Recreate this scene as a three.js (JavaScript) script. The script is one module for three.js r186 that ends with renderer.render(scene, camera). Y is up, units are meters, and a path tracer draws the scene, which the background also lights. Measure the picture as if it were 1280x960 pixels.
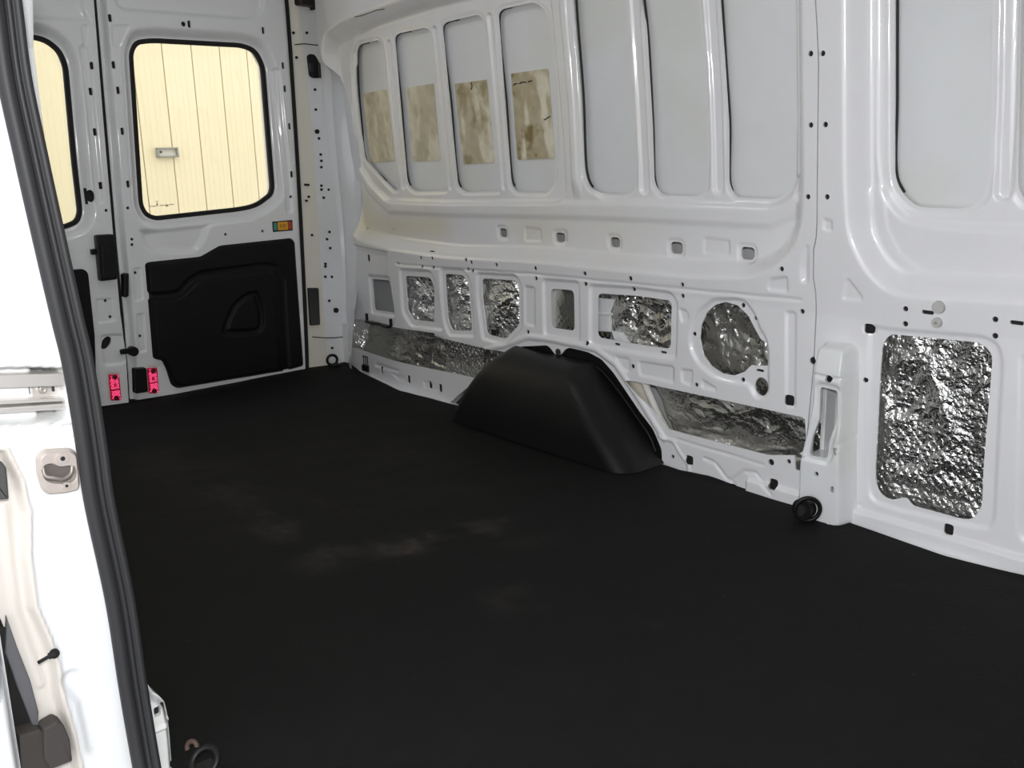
import * as THREE from 'three';
import { mergeGeometries, toCreasedNormals } from 'three/addons/utils/BufferGeometryUtils.js';
import { RoundedBoxGeometry } from 'three/addons/geometries/RoundedBoxGeometry.js';
import { RectAreaLightUniformsLib } from 'three/addons/lights/RectAreaLightUniformsLib.js';
import { ImprovedNoise } from 'three/addons/math/ImprovedNoise.js';

// ---------------------------------------------------------------- camera, sky, light, exposure
const scene = new THREE.Scene();
const camera = new THREE.PerspectiveCamera(THREE.MathUtils.radToDeg(2 * Math.atan(480 / 1199.263)), 4 / 3, 0.05, 60);
const YAW = 0.856, PITCH = 0.248;
camera.position.set(3.645, 0.931, 2.099);
camera.lookAt(3.645 - Math.sin(YAW) * Math.cos(PITCH), 0.931 - Math.sin(PITCH), 2.099 - Math.cos(YAW) * Math.cos(PITCH));
camera.rotateZ(-0.024);
scene.background = new THREE.Color(0.925, 0.955, 1.015);
scene.backgroundIntensity = 1.95;
const renderer = new THREE.WebGLRenderer({ antialias: true });
renderer.toneMapping = THREE.LinearToneMapping;
renderer.toneMappingExposure = 1.0;
renderer.shadowMap.enabled = true;
{ // the flash on top of the photographer's camera
  const flash = new THREE.SpotLight(new THREE.Color(1, 0.985, 0.96), 6.3, 0, 0.85, 0.5, 2);
  flash.position.set(3.67, 1.06, 2.11); flash.target.position.set(1.6, 0.25, 0.3);
  flash.castShadow = true; flash.shadow.radius = 1.2; flash.name = 'camera_flash';
  scene.add(flash, flash.target);
}

{ // added fill lamp in the roof, lifts the dim rear of the van
  RectAreaLightUniformsLib.init();
  const lamp = new THREE.RectAreaLight(new THREE.Color(1, 0.99, 0.98), 9, 0.58, 0.16);
  lamp.position.set(1.1, 1.928, 0.95); lamp.rotation.x = -Math.PI / 2; lamp.name = 'added_fill_light'; scene.add(lamp);
}

// ---------------------------------------------------------------- helpers
const noise3 = new ImprovedNoise(), N = (x, y, z = 0) => noise3.noise(x + 37.31, y + 11.73, z + 5.17);
const clamp = (x, a = 0, b = 1) => Math.min(Math.max(x, a), b), S = (t) => { t = clamp(t); return t * t * (3 - 2 * t); }, mix = (a, b, t) => a + (b - a) * t;
const lean = (y) => 0.09 * Math.max(0, y - 0.5), rear = (x) => -0.07 * (1 - S(x / 0.6));
function rng(seed) { let s = seed >>> 0; return () => { s = (s + 0x6d2b79f5) >>> 0; let t = Math.imul(s ^ (s >>> 15), 1 | s); t ^= t + Math.imul(t ^ (t >>> 7), 61 | t); return ((t ^ (t >>> 14)) >>> 0) / 4294967296; }; }
const names = new Map();
function numbered(n) { const k = (names.get(n) ?? -1) + 1; names.set(n, k); return k ? n + '_' + String(k).padStart(3, '0') : n; }
function tag(o, label, category, group) { o.userData.label = label; o.userData.category = category; if (group) o.userData.group = group; return o; }
function struct(o, label) { o.userData.kind = 'structure'; if (label) o.userData.label = label; return o; }
function add(name, geos, mat, parent = scene) {
  const list = [].concat(geos).map((g) => { g = g.index ? g.toNonIndexed() : g; for (const k of Object.keys(g.attributes)) if (!['position', 'normal', 'uv'].includes(k)) g.deleteAttribute(k); return g; });
  const big = [].concat(geos);
  const m = new THREE.Mesh(big.length === 1 ? big[0] : mergeGeometries(list), mat);
  m.name = parent === scene ? numbered(name) : name + ((c) => (c ? '_' + String(c).padStart(3, '0') : ''))(parent.children.filter((k) => k.name.replace(/_\d{3}$/, '') === name).length);
  m.castShadow = m.receiveShadow = true; parent.add(m); return m;
}
function group(name, parent = scene) { const g = new THREE.Group(); g.name = parent === scene ? numbered(name) : name; parent.add(g); return g; }
// polygons
function fillet(pts, r) {
  const out = [], n = pts.length;
  for (let i = 0; i < n; i++) {
    const p = pts[i], a = pts[(i + n - 1) % n], b = pts[(i + 1) % n];
    const da = Math.hypot(a[0] - p[0], a[1] - p[1]), db = Math.hypot(b[0] - p[0], b[1] - p[1]);
    const k = Math.min(r, da * 0.48, db * 0.48), A = [p[0] + (a[0] - p[0]) * k / da, p[1] + (a[1] - p[1]) * k / da], B = [p[0] + (b[0] - p[0]) * k / db, p[1] + (b[1] - p[1]) * k / db];
    for (let j = 0; j <= 5; j++) { const t = j / 5, s = 1 - t; out.push([s * s * A[0] + 2 * s * t * p[0] + t * t * B[0], s * s * A[1] + 2 * s * t * p[1] + t * t * B[1]]); }
  }
  return out;
}
function sdPoly(P) {
  return (x, y) => {
    let d = 1e9, s = 1;
    for (let i = 0, j = P.length - 1; i < P.length; j = i++) {
      const ex = P[j][0] - P[i][0], ey = P[j][1] - P[i][1], wx = x - P[i][0], wy = y - P[i][1], t = clamp((wx * ex + wy * ey) / (ex * ex + ey * ey + 1e-12));
      const bx = wx - ex * t, by = wy - ey * t; d = Math.min(d, bx * bx + by * by);
      const c1 = y >= P[i][1], c2 = y < P[j][1], c3 = ex * wy > ey * wx;
      if ((c1 && c2 && c3) || (!c1 && !c2 && !c3)) s = -s;
    }
    return s * Math.sqrt(d);
  };
}
function boxOf(P, e = 0) { const b = [1e9, 1e9, -1e9, -1e9]; for (const [x, y] of P) { b[0] = Math.min(b[0], x - e); b[1] = Math.min(b[1], y - e); b[2] = Math.max(b[2], x + e); b[3] = Math.max(b[3], y + e); } return b; }
const centre = (P) => { const b = boxOf(P); return [(b[0] + b[2]) / 2, (b[1] + b[3]) / 2]; };
function grow(P, e) { // a polygon pushed outwards by about e
  let area = 0; const n = P.length; for (let i = 0; i < n; i++) { const q = P[(i + 1) % n]; area += P[i][0] * q[1] - q[0] * P[i][1]; }
  const sg = Math.sign(area);
  return P.map((p, i) => {
    const a = P[(i + n - 1) % n], b = P[(i + 1) % n], u = [p[0] - a[0], p[1] - a[1]], v = [b[0] - p[0], b[1] - p[1]], lu = Math.hypot(...u), lv = Math.hypot(...v);
    const n1 = [u[1] / lu * sg, -u[0] / lu * sg], n2 = [v[1] / lv * sg, -v[0] / lv * sg], m = [n1[0] + n2[0], n1[1] + n2[1]], k = 2 / Math.max(m[0] * m[0] + m[1] * m[1], 0.8);
    return [p[0] + m[0] * k * e, p[1] + m[1] * k * e];
  });
}
const hole = (P, r = 0) => { const Q = r ? fillet(P, r) : P; return { bb: boxOf(Q, 0.02), sd: sdPoly(Q) }; };
const round = ([x, y], a, b = a) => ({ bb: [x - a - 0.02, y - b - 0.02, x + a + 0.02, y + b + 0.02], sd: (u, v) => (Math.hypot((u - x) / a, (v - y) / b) - 1) * Math.min(a, b) });
const slot = ([x, y], a, b) => hole([[x - a, y - b], [x + a, y - b], [x + a, y + b], [x - a, y + b]], Math.min(a, b) * 0.6);
const recess = (P, depth, w = 0.012, r = 0) => { const Q = r ? fillet(P, r) : P, sd = sdPoly(Q); return { bb: boxOf(Q, 0.004), f: (u, v) => -depth * S(-sd(u, v) / w) }; };
function segD(L, x, y) { let d = 1e9; for (let i = 0; i + 1 < L.length; i++) { const ex = L[i + 1][0] - L[i][0], ey = L[i + 1][1] - L[i][1], t = clamp(((x - L[i][0]) * ex + (y - L[i][1]) * ey) / (ex * ex + ey * ey)); d = Math.min(d, Math.hypot(x - L[i][0] - ex * t, y - L[i][1] - ey * t)); } return d; }
const bead = (L, w, h) => ({ bb: boxOf(L, w), f: (u, v) => { const t = segD(L, u, v) / w; return h * S((1 - t) * 1.6); } });
const roll = (L, w, h) => ({ bb: boxOf(L, w), f: (u, v) => { const t = clamp(segD(L, u, v) / w); return h * Math.sqrt(1 - t * t) * S((1 - t) * 5) * S((v - L[L.length - 1][1]) / 0.07); } });
const rib = (L, w, h) => ({ bb: boxOf(L, w), f: (u, v) => { const t = clamp(segD(L, u, v) / w); return h * S((1 - t) * 2.3); } });

// a pressed metal sheet: a height over (u, v), with holes cut clean and a lip around each of them
function sheet({ u, v, step = 0.004, base = () => 0, feats = [], holes = [], out, place, flip, lip = 0.004, uvScale = 1 }) {
  const nu = Math.ceil((u[1] - u[0]) / step), nv = Math.ceil((v[1] - v[0]) / step), W = nu + 1, du = (u[1] - u[0]) / nu, dv = (v[1] - v[0]) / nv;
  const H = new Float32Array(W * (nv + 1)), F = new Float32Array(W * (nv + 1)).fill(1);
  const range = (bb) => [Math.max(0, Math.floor((bb[0] - u[0]) / du)), Math.min(nu, Math.ceil((bb[2] - u[0]) / du)), Math.max(0, Math.floor((bb[1] - v[0]) / dv)), Math.min(nv, Math.ceil((bb[3] - v[0]) / dv))];
  for (let j = 0; j <= nv; j++) for (let i = 0; i <= nu; i++) { const x = u[0] + i * du, y = v[0] + j * dv; H[j * W + i] = base(x, y); if (out) F[j * W + i] = -out(x, y); }
  for (const k of feats) { const [a, b, c, d] = range(k.bb); for (let j = c; j <= d; j++) for (let i = a; i <= b; i++) H[j * W + i] += k.f(u[0] + i * du, v[0] + j * dv); }
  for (const k of holes) { const [a, b, c, d] = range(k.bb); for (let j = c; j <= d; j++) for (let i = a; i <= b; i++) F[j * W + i] = Math.min(F[j * W + i], k.sd(u[0] + i * du, v[0] + j * dv)); }
  const pos = [], uv = [], idx = [], raw = [], at = new Map(), lp = [], lu = [], p = [0, 0, 0];
  const push = (x, y, h) => { place(x, y, h, p); pos.push(p[0], p[1], p[2]); uv.push(x * uvScale, y * uvScale); raw.push(x, y, h); return pos.length / 3 - 1; };
  const grid = (k) => { let q = at.get(k); if (q === undefined) { const i = k % W, j = (k - i) / W; q = push(u[0] + i * du, v[0] + j * dv, H[k]); at.set(k, q); } return q; };
  const cut = new Map();
  const edge = (a, b) => { if (a > b) [a, b] = [b, a]; const key = a * 4 * W * nv + b; let q = cut.get(key); if (q === undefined) { const t = F[a] / (F[a] - F[b]), ia = a % W, ja = (a - ia) / W, ib = b % W, jb = (b - ib) / W; q = push(u[0] + mix(ia, ib, t) * du, v[0] + mix(ja, jb, t) * dv, mix(H[a], H[b], t)); cut.set(key, q); } return q; };
  const tri = (a, b, c) => {
    const T = [a, b, c], poly = [], seg = [];
    if (F[a] < 0 && F[b] < 0 && F[c] < 0) return;
    for (let k = 0; k < 3; k++) { const s = T[k], e = T[(k + 1) % 3]; if (F[s] >= 0) poly.push(grid(s)); if ((F[s] >= 0) !== (F[e] >= 0)) { const q = edge(s, e); poly.push(q); seg.push(q); } }
    for (let k = 1; k + 1 < poly.length; k++) flip ? idx.push(poly[0], poly[k + 1], poly[k]) : idx.push(poly[0], poly[k], poly[k + 1]);
    if (seg.length === 2 && lip) { const A = raw.slice(seg[0] * 3, seg[0] * 3 + 3), B = raw.slice(seg[1] * 3, seg[1] * 3 + 3), v4 = [[A, 0], [B, 0], [B, lip], [A, 0], [B, lip], [A, lip]]; for (const [q, d] of v4) { place(q[0], q[1], q[2] - d, p); lp.push(p[0], p[1], p[2]); lu.push(q[0] * uvScale, q[1] * uvScale); } }
  };
  for (let j = 0; j < nv; j++) for (let i = 0; i < nu; i++) { const a = j * W + i, b = a + 1, d = a + W, c = d + 1; if ((i + j) & 1) { tri(a, b, c); tri(a, c, d); } else { tri(a, b, d); tri(b, c, d); } }
  const g = new THREE.BufferGeometry(); g.setAttribute('position', new THREE.Float32BufferAttribute(pos, 3)); g.setAttribute('uv', new THREE.Float32BufferAttribute(uv, 2)); g.setIndex(idx); g.computeVertexNormals();
  if (!lp.length) return g;
  const l = new THREE.BufferGeometry(); l.setAttribute('position', new THREE.Float32BufferAttribute(lp, 3)); l.setAttribute('uv', new THREE.Float32BufferAttribute(lu, 2)); l.setIndex([...Array(lp.length / 3).keys()]); l.computeVertexNormals();
  return mergeGeometries([g, l]);
}
const onWall = (x, y, h, p) => { p[0] = x; p[1] = y; p[2] = h; };
const onDoor = (z, y, h, p) => { p[0] = h; p[1] = y; p[2] = z; };
function xf(g, x, y, z, rx = 0, ry = 0, rz = 0) { if (rx || ry || rz) g.applyMatrix4(new THREE.Matrix4().makeRotationFromEuler(new THREE.Euler(rx, ry, rz))); return g.translate(x, y, z); }
const rbox = (w, h, d, x, y, z, r = 0.004, rx = 0, ry = 0, rz = 0) => xf(new RoundedBoxGeometry(w, h, d, 2, Math.min(r, w / 2.01, h / 2.01, d / 2.01)), x, y, z, rx, ry, rz);
const cyl = (r, h, x, y, z, rx = 0, ry = 0, rz = 0, n = 20, r2 = r) => xf(new THREE.CylinderGeometry(r2, r, h, n), x, y, z, rx, ry, rz);
function slabPoly(P, z0, depth, bevel = 0.002, holes = []) { // polygon in (x, y), extruded from z0 to z0 + depth
  const s = new THREE.Shape(P.map((q) => new THREE.Vector2(q[0], q[1]))); for (const h of holes) s.holes.push(new THREE.Path(h.map((q) => new THREE.Vector2(q[0], q[1]))));
  const g = new THREE.ExtrudeGeometry(s, { depth: depth - 2 * bevel, bevelEnabled: bevel > 0, bevelThickness: bevel, bevelSize: bevel, bevelOffset: -bevel, bevelSegments: 2, curveSegments: 8 });
  return g.translate(0, 0, z0 + bevel);
}
// polygon in (z, y), extruded from x0 to x0 + depth
function slabDoor(P, x0, depth, bevel = 0.002, holes = []) { const f = (Q) => Q.map(([z, y]) => [-z, y]); return slabPoly(f(P), 0, depth, bevel, holes.map(f)).rotateY(Math.PI / 2).translate(x0, 0, 0); }
// polygon in (x, z), extruded downwards from y0
function slabFloor(P, y0, depth, bevel = 0) { return slabPoly(P.map(([x, z]) => [x, -z]), 0, depth, bevel).rotateX(-Math.PI / 2).translate(0, y0 - depth, 0); }
function tube(pts, r, seg = 40, rs = 8, closed = false) { return new THREE.TubeGeometry(new THREE.CatmullRomCurve3(pts.map((q) => new THREE.Vector3(...q)), closed), seg, r, rs, closed); }

// ---------------------------------------------------------------- textures and materials
function vnoise(seed) { const r = rng(seed), T = Array.from({ length: 4096 }, () => r()); return (x, y, per) => { const xi = Math.floor(x), yi = Math.floor(y), fx = S(x - xi), fy = S(y - yi), g = (a, b) => T[((((a % per) + per) % per) * 61 + (((b % per) + per) % per) * 17 + per * 7) & 4095]; return mix(mix(g(xi, yi), g(xi + 1, yi), fx), mix(g(xi, yi + 1), g(xi + 1, yi + 1), fx), fy); }; }
function texture(n, f, srgb = true, size = 1) {
  const d = new Uint8Array(n * n * 4);
  for (let j = 0; j < n; j++) for (let i = 0; i < n; i++) { const c = f(i / n, j / n), o = (j * n + i) * 4; for (let k = 0; k < 3; k++) d[o + k] = clamp(Array.isArray(c) ? c[k] : c) * 255; d[o + 3] = 255; }
  const t = new THREE.DataTexture(d, n, n); t.wrapS = t.wrapT = THREE.RepeatWrapping; t.magFilter = THREE.LinearFilter; t.minFilter = THREE.LinearMipmapLinearFilter; t.generateMipmaps = true; if (srgb) t.colorSpace = THREE.SRGBColorSpace; t.repeat.set(1 / size, 1 / size); t.needsUpdate = true; return t;
}
const vn = vnoise(7), fbm = (x, y, p, o = 4) => { let s = 0, a = 0.5; for (let k = 0; k < o; k++) { s += a * vn(x * p, y * p, p); p *= 2; a *= 0.5; } return s; };
const paintMap = texture(512, (x, y) => { const s = S((fbm(x, y, 5) - 0.47) * 4), g = fbm(y, x, 24, 3); const k = 0.925 + 0.02 * (g - 0.45); return [k - 0.014 * s - 0.006, k - 0.013 * s, k - 0.035 * s + 0.012]; }, true, 1.6);
const wallMap = (() => { // 3.2 by 1.6 m: old yellowish sealer dust on the rear half, mostly along the ledge
  const W = 1024, Hh = 512, d = new Uint8Array(W * Hh * 4);
  for (let j = 0; j < Hh; j++) for (let i = 0; i < W; i++) {
    const x = i / W * 3.2, y = j / Hh * 1.6, n1 = fbm(x / 4, y / 4, 12, 5), n2 = fbm(y / 4, x / 4, 40, 3), drip = fbm(x / 2, y / 9, 30, 3);
    let s = 0.22 * S((n1 - 0.42) * 5) * S((2.1 - x) / 0.6) * S((y - 0.5) / 0.08);
    s += 0.75 * Math.exp(-(((y - 0.6 - 0.04 * x) / 0.045) ** 2)) * S((2.0 - x) / 1.2) * S((n1 - 0.3) * 4); s += 0.7 * Math.exp(-(((x - 0.22) / 0.14) ** 2) - (((y - 0.66) / 0.1) ** 2)) * (0.4 + n1); s += 0.25 * S((drip - 0.5) * 6) * S((1.3 - x) / 0.5) * S((y - 0.62) / 0.1);
    s += 0.5 * S((n2 - 0.6) * 9) * Math.exp(-(((y - 0.03) / 0.03) ** 2)) * S((x - 1.9) / 0.1) * S((2.4 - x) / 0.1);
    const k = 0.925 + 0.016 * (n2 - 0.45), o = (j * W + i) * 4; s *= 0.75; d[o] = clamp(k - 0.002 - 0.03 * s) * 255; d[o + 1] = clamp(k - 0.003 - 0.055 * s) * 255; d[o + 2] = clamp(k + 0.006 - 0.15 * s) * 255; d[o + 3] = 255;
  }
  const t = new THREE.DataTexture(d, W, Hh); t.wrapS = t.wrapT = THREE.RepeatWrapping; t.magFilter = THREE.LinearFilter; t.minFilter = THREE.LinearMipmapLinearFilter; t.generateMipmaps = true; t.colorSpace = THREE.SRGBColorSpace; t.repeat.set(1 / 3.2, 1 / 1.6); t.needsUpdate = true; return t;
})();
const M = {};
M.wall = new THREE.MeshPhysicalMaterial({ name: 'stained_white_paint', color: 0xffffff, map: wallMap, roughness: 0.4, clearcoat: 1, clearcoatRoughness: 0.1 });
M.paint = new THREE.MeshPhysicalMaterial({ name: 'white_paint', color: 0xffffff, map: paintMap, roughness: 0.4, clearcoat: 1, clearcoatRoughness: 0.1 });
M.skin = new THREE.MeshPhysicalMaterial({ name: 'outer_skin_paint', color: new THREE.Color(0.95, 0.95, 0.94), map: paintMap, roughness: 0.5, clearcoat: 0.35, clearcoatRoughness: 0.25 });
M.cleanPaint = new THREE.MeshPhysicalMaterial({ name: 'clean_white_paint', color: new THREE.Color(0.83, 0.84, 0.85), roughness: 0.4, clearcoat: 0.8, clearcoatRoughness: 0.1 });
M.dirtyPaint = new THREE.MeshPhysicalMaterial({ name: 'grubby_paint', color: new THREE.Color(0.68, 0.64, 0.59), roughness: 0.5, clearcoat: 0.4, clearcoatRoughness: 0.2 });
M.sealerPaint = new THREE.MeshStandardMaterial({ name: 'cream_sealer', color: new THREE.Color(0.76, 0.73, 0.64), roughness: 0.5 });
M.plastic = new THREE.MeshPhysicalMaterial({ name: 'black_plastic', color: new THREE.Color(0.006, 0.006, 0.006), roughness: 0.45, specularIntensity: 0.6 });
M.trim = new THREE.MeshPhysicalMaterial({ name: 'black_trim', color: new THREE.Color(0.004, 0.004, 0.004), roughness: 0.55, specularIntensity: 0.5 });
M.rubber = new THREE.MeshStandardMaterial({ name: 'rubber', color: new THREE.Color(0.02, 0.02, 0.022), roughness: 0.55 });
M.dark = new THREE.MeshStandardMaterial({ name: 'dark_rubber', color: new THREE.Color(0.008, 0.008, 0.008), roughness: 0.8 });
M.mastic = new THREE.MeshStandardMaterial({ name: 'mastic', color: new THREE.Color(0.03, 0.03, 0.032), roughness: 0.8 });
const grain = texture(256, (x, y) => fbm(x, y, 32, 3), false, 0.25);
M.trim.bumpMap = grain; M.trim.bumpScale = 0.0006;
M.steel = new THREE.MeshStandardMaterial({ name: 'zinc_steel', color: new THREE.Color(0.62, 0.58, 0.54), roughness: 0.38, metalness: 0.9 });
M.alu = new THREE.MeshStandardMaterial({ name: 'aluminium', color: new THREE.Color(0.78, 0.75, 0.72), roughness: 0.35, metalness: 0.7 });
M.darkSteel = new THREE.MeshStandardMaterial({ name: 'dark_steel', color: new THREE.Color(0.05, 0.05, 0.052), roughness: 0.4, metalness: 0.6 });
M.red = new THREE.MeshPhysicalMaterial({ name: 'red_lens', color: new THREE.Color(0.95, 0.012, 0.06), roughness: 0.3, clearcoat: 1, clearcoatRoughness: 0.05 });
M.cube = new THREE.MeshStandardMaterial({ name: 'red_corner_cube_lens', color: new THREE.Color(0.93, 0.33, 0.5), roughness: 0.03, metalness: 1 });
M.screw = new THREE.MeshStandardMaterial({ name: 'dark_screw', color: new THREE.Color(0.12, 0.01, 0.02), roughness: 0.5, metalness: 0.3 });
M.glass = new THREE.MeshPhysicalMaterial({ name: 'clear_glass', color: 0xffffff, roughness: 0, transmission: 1, thickness: 0, ior: 1.5 });
M.etch = new THREE.MeshStandardMaterial({ name: 'etched_print', color: new THREE.Color(0.62, 0.57, 0.42), roughness: 0.8 });
M.white = new THREE.MeshStandardMaterial({ name: 'white_plastic', color: new THREE.Color(0.75, 0.74, 0.7), roughness: 0.5 });
M.plug = new THREE.MeshStandardMaterial({ name: 'grey_plug', color: new THREE.Color(0.5, 0.5, 0.48), roughness: 0.4 });
M.foam = new THREE.MeshStandardMaterial({ name: 'cream_cloth', color: new THREE.Color(0.68, 0.63, 0.53), roughness: 0.9 });
const foilBump = texture(512, (x, y) => { const a = Math.abs(fbm(x, y, 10, 4) - 0.47) * 5, b = Math.abs(fbm(y, x, 16, 4) - 0.47) * 5; return clamp(0.5 * a + 0.5 * b); }, false, 0.22);
M.foil = new THREE.MeshStandardMaterial({ name: 'crinkled_foil', color: new THREE.Color(0.7, 0.69, 0.66), roughness: 0.24, metalness: 1, bumpMap: foilBump, bumpScale: 0.0022 });
M.foilBright = new THREE.MeshStandardMaterial({ name: 'bright_foil', color: new THREE.Color(0.92, 0.92, 0.9), roughness: 0.26, metalness: 1, bumpMap: foilBump, bumpScale: 0.003 });
M.foilSmooth = new THREE.MeshStandardMaterial({ name: 'smooth_foil', color: new THREE.Color(0.74, 0.73, 0.69), roughness: 0.25, metalness: 1, bumpMap: foilBump, bumpScale: 0.0012 });
M.cream = [0, 1, 2].map((k) => new THREE.MeshStandardMaterial({ name: 'cream_cladding', color: new THREE.Color(0.84 + 0.01 * k, 0.735 + 0.008 * k, 0.46 + 0.008 * k), roughness: 0.55 }));
M.concrete = new THREE.MeshStandardMaterial({ name: 'concrete', color: new THREE.Color(0.36, 0.35, 0.33), roughness: 0.9 });
// the worn rubber load mat: brown dust rubbed into it, brushed along the van
const MAT = [4.4, 2.2]; // metres covered by the picture of the wear
const dust = [[1.90, 0.68, 0.07, 0.1, 0.9], [1.88, 0.80, 0.06, 0.13, 0.8], [1.83, 0.90, 0.07, 0.12, 0.65], [1.79, 1.03, 0.08, 0.14, 0.5], [1.98, 0.64, 0.12, 0.12, 0.3], [2.23, 0.89, 0.09, 0.06, 0.45], [1.57, 1.08, 0.1, 0.06, 0.45], [1.51, 0.88, 0.14, 0.05, 0.3], [1.27, 1.04, 0.4, 0.12, 0.22], [0.96, 1.07, 0.6, 0.15, 0.22], [1.32, 0.60, 0.5, 0.2, 0.15], [2.52, 0.76, 0.03, 0.02, 0.35]];
const matMap = (() => {
  const n = 1024, d = new Uint8Array(n * n * 4), r = rng(5);
  for (let j = 0; j < n; j++) for (let i = 0; i < n; i++) {
    const x = i / n * MAT[0], z = j / n * MAT[1], streak = 0.5 * fbm(x * 0.7 / 4, z * 2.4 / 4, 24, 4) + 0.5 * fbm((x + 0.25 * z) * 2.4 / 4, z * 0.8 / 4, 24, 4), speck = fbm(x / 2, z / 2, 90, 2);
    let k = 0.05 * clamp((2.4 - x) / 2.2);
    for (const [cx, cz, a, b, w] of dust) { const q = Math.hypot((x - cx) / a, (z - cz) / b) + 0.9 * (fbm(x / 4, z / 4, 30, 3) - 0.45); k += w * S(1.25 - q) * S((streak - 0.3) * 3.2) * (0.5 + speck); }
    k = clamp(k * 1.2); const o = (j * n + i) * 4, b = 19 + 5 * (speck - 0.4) + 5 * (streak - 0.45), dot = r() < 0.00006 ? 60 : 0;
    d[o] = b + 40 * k + dot; d[o + 1] = b + 35 * k + dot; d[o + 2] = b - 0.5 + 31 * k + dot; d[o + 3] = 255;
  }
  const t = new THREE.DataTexture(d, n, n); t.wrapS = t.wrapT = THREE.RepeatWrapping; t.magFilter = THREE.LinearFilter; t.minFilter = THREE.LinearMipmapLinearFilter; t.generateMipmaps = true; t.colorSpace = THREE.SRGBColorSpace; t.repeat.set(1 / MAT[0], 1 / MAT[1]); t.needsUpdate = true; return t;
})();
M.mat = new THREE.MeshPhysicalMaterial({ name: 'rubber_mat', color: 0xffffff, map: matMap, specularIntensity: 0.35, roughness: 0.8, bumpMap: grain, bumpScale: 0.0008 });

// ---------------------------------------------------------------- large structure
{ // garage outside the rear doors
  const g = struct(group('wall_garage'), 'cream ribbed metal garage wall seen through the rear windows');
  for (let k = 0; k < 16; k++) {
    const w = 0.174, z = -1.3 + k * w, b = [rbox(0.03, 4.2, w - 0.0045, -2.015, 1.4, z + w / 2 + 0.037, 0.004)];
    for (const q of [-0.045, -0.015, 0.02, 0.05]) b.push(rbox(0.0024, 4.2, 0.012, -2.0, 1.4, z + w / 2 + 0.037 + q, 0.0011));
    add('cladding_panel', b, M.cream[(k * 7) % 3], g);
  }
  add('backing_wall', [rbox(0.12, 4.2, 7, -2.1, 1.4, 0.8, 0.002)], M.cream[0], g);
  struct(add('ground', [rbox(14, 0.1, 12, 2, -0.75, 1, 0.002)], M.concrete), 'concrete garage floor under the van');
}
struct(add('floor', [rbox(4.7, 0.04, 1.9, 2.25, -0.034, 0.82, 0.002)], M.cleanPaint), 'white steel load floor under the rubber mat');
struct(add('wall_front', [rbox(0.06, 2.1, 2.0, 4.55, 0.95, 0.85, 0.01), rbox(0.85, 2.1, 0.08, 4.13, 0.95, 1.79, 0.01)], M.cleanPaint), 'white bulkhead and front pillar of the van body');
struct(add('ceiling', [rbox(4.9, 0.05, 2.06, 2.35, 1.98, 0.83, 0.01)], M.cleanPaint), 'white van roof');

// ---- the side wall: two pressed inner panels over the outer skin
const wallSide = struct(group('wall_side'), 'bare white pressed steel side wall of the cargo van');
const recA = [[.297, 1.378], [.173, 1.356], [.131, 1.306], [.107, 1.156], [.157, .743], [.169, .546], [.52, .528], [.894, .522], [1.325, .544], [1.973, .55], [2.186, .567], [2.259, .599], [2.31, .643], [2.339, .71], [2.345, .796], [2.34, 1.325], [1.572, 1.438], [.883, 1.418]];
const recB = [[2.431, 1.312], [2.432, 1.215], [2.44, .838], [2.45, .693], [2.5, .608], [2.565, .561], [2.693, .564], [2.937, .579], [2.886, 1.245]];
const recB2 = [[2.489, 1.307], [2.5, .873], [2.514, .78], [2.566, .725], [2.668, .714], [2.913, .715], [2.871, 1.251]];
const frameRear = [[.283, 1.266], [.251, 1.088], [.209, .855], [.309, .771], [.453, .706], [.857, .711], [1.424, .73], [1.474, .761], [1.48, .918], [1.471, 1.285], [1.459, 1.417], [1.15, 1.413], [.413, 1.351]];
const frameMid = [[1.586, 1.442], [1.581, 1.187], [1.578, .917], [1.579, .776], [1.619, .746], [1.946, .745], [2.216, .744], [2.274, .762], [2.299, .821], [2.299, 1.337]];
const openRear = [
  [[.331, 1.283], [.368, 1.301], [.53, 1.302], [.552, 1.286], [.544, 1.061], [.54, .761], [.502, .757], [.268, .877], [.272, 1.005], [.291, 1.162]],
  [[.632, 1.302], [.659, 1.312], [.826, 1.316], [.849, 1.302], [.849, 1.089], [.848, .784], [.84, .764], [.641, .757], [.6, .783], [.617, 1.072]],
  [[.916, 1.311], [.94, 1.322], [1.112, 1.328], [1.138, 1.309], [1.142, 1.075], [1.14, .789], [1.134, .77], [.946, .761], [.908, .78], [.912, 1.06]],
  [[1.208, 1.319], [1.229, 1.331], [1.379, 1.335], [1.432, 1.302], [1.445, 1.235], [1.434, .916], [1.412, .804], [1.37, .769], [1.225, .767], [1.197, .788], [1.202, 1.048]]];
const openMid = [
  [[1.556, 1.447], [1.55, 1.321], [1.551, 1.28], [1.555, 1.058], [1.549, .835], [1.567, .789], [1.612, .771], [1.712, .771], [1.748, .793], [1.753, .87], [1.752, 1.067], [1.748, 1.298], [1.745, 1.419]],
  [[1.799, 1.411], [1.799, 1.292], [1.814, 1.23], [1.819, .966], [1.816, .803], [1.845, .772], [1.97, .773], [2.003, .794], [2.011, .897], [2.007, 1.113], [1.995, 1.27], [1.987, 1.384]],
  [[2.056, 1.373], [2.06, 1.262], [2.07, 1.109], [2.078, .959], [2.074, .805], [2.096, .773], [2.224, .772], [2.263, .795], [2.282, .838], [2.286, .953], [2.282, 1.13], [2.278, 1.341]]];
const openFront = [
  [[2.523, 1.305], [2.538, .83], [2.556, .795], [2.593, .765], [2.704, .765], [2.742, .792], [2.748, .872], [2.735, 1.184], [2.732, 1.274]],
  [[2.787, 1.266], [2.791, 1.178], [2.809, .812], [2.826, .784], [2.915, .771], [2.877, 1.253]]];
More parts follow.
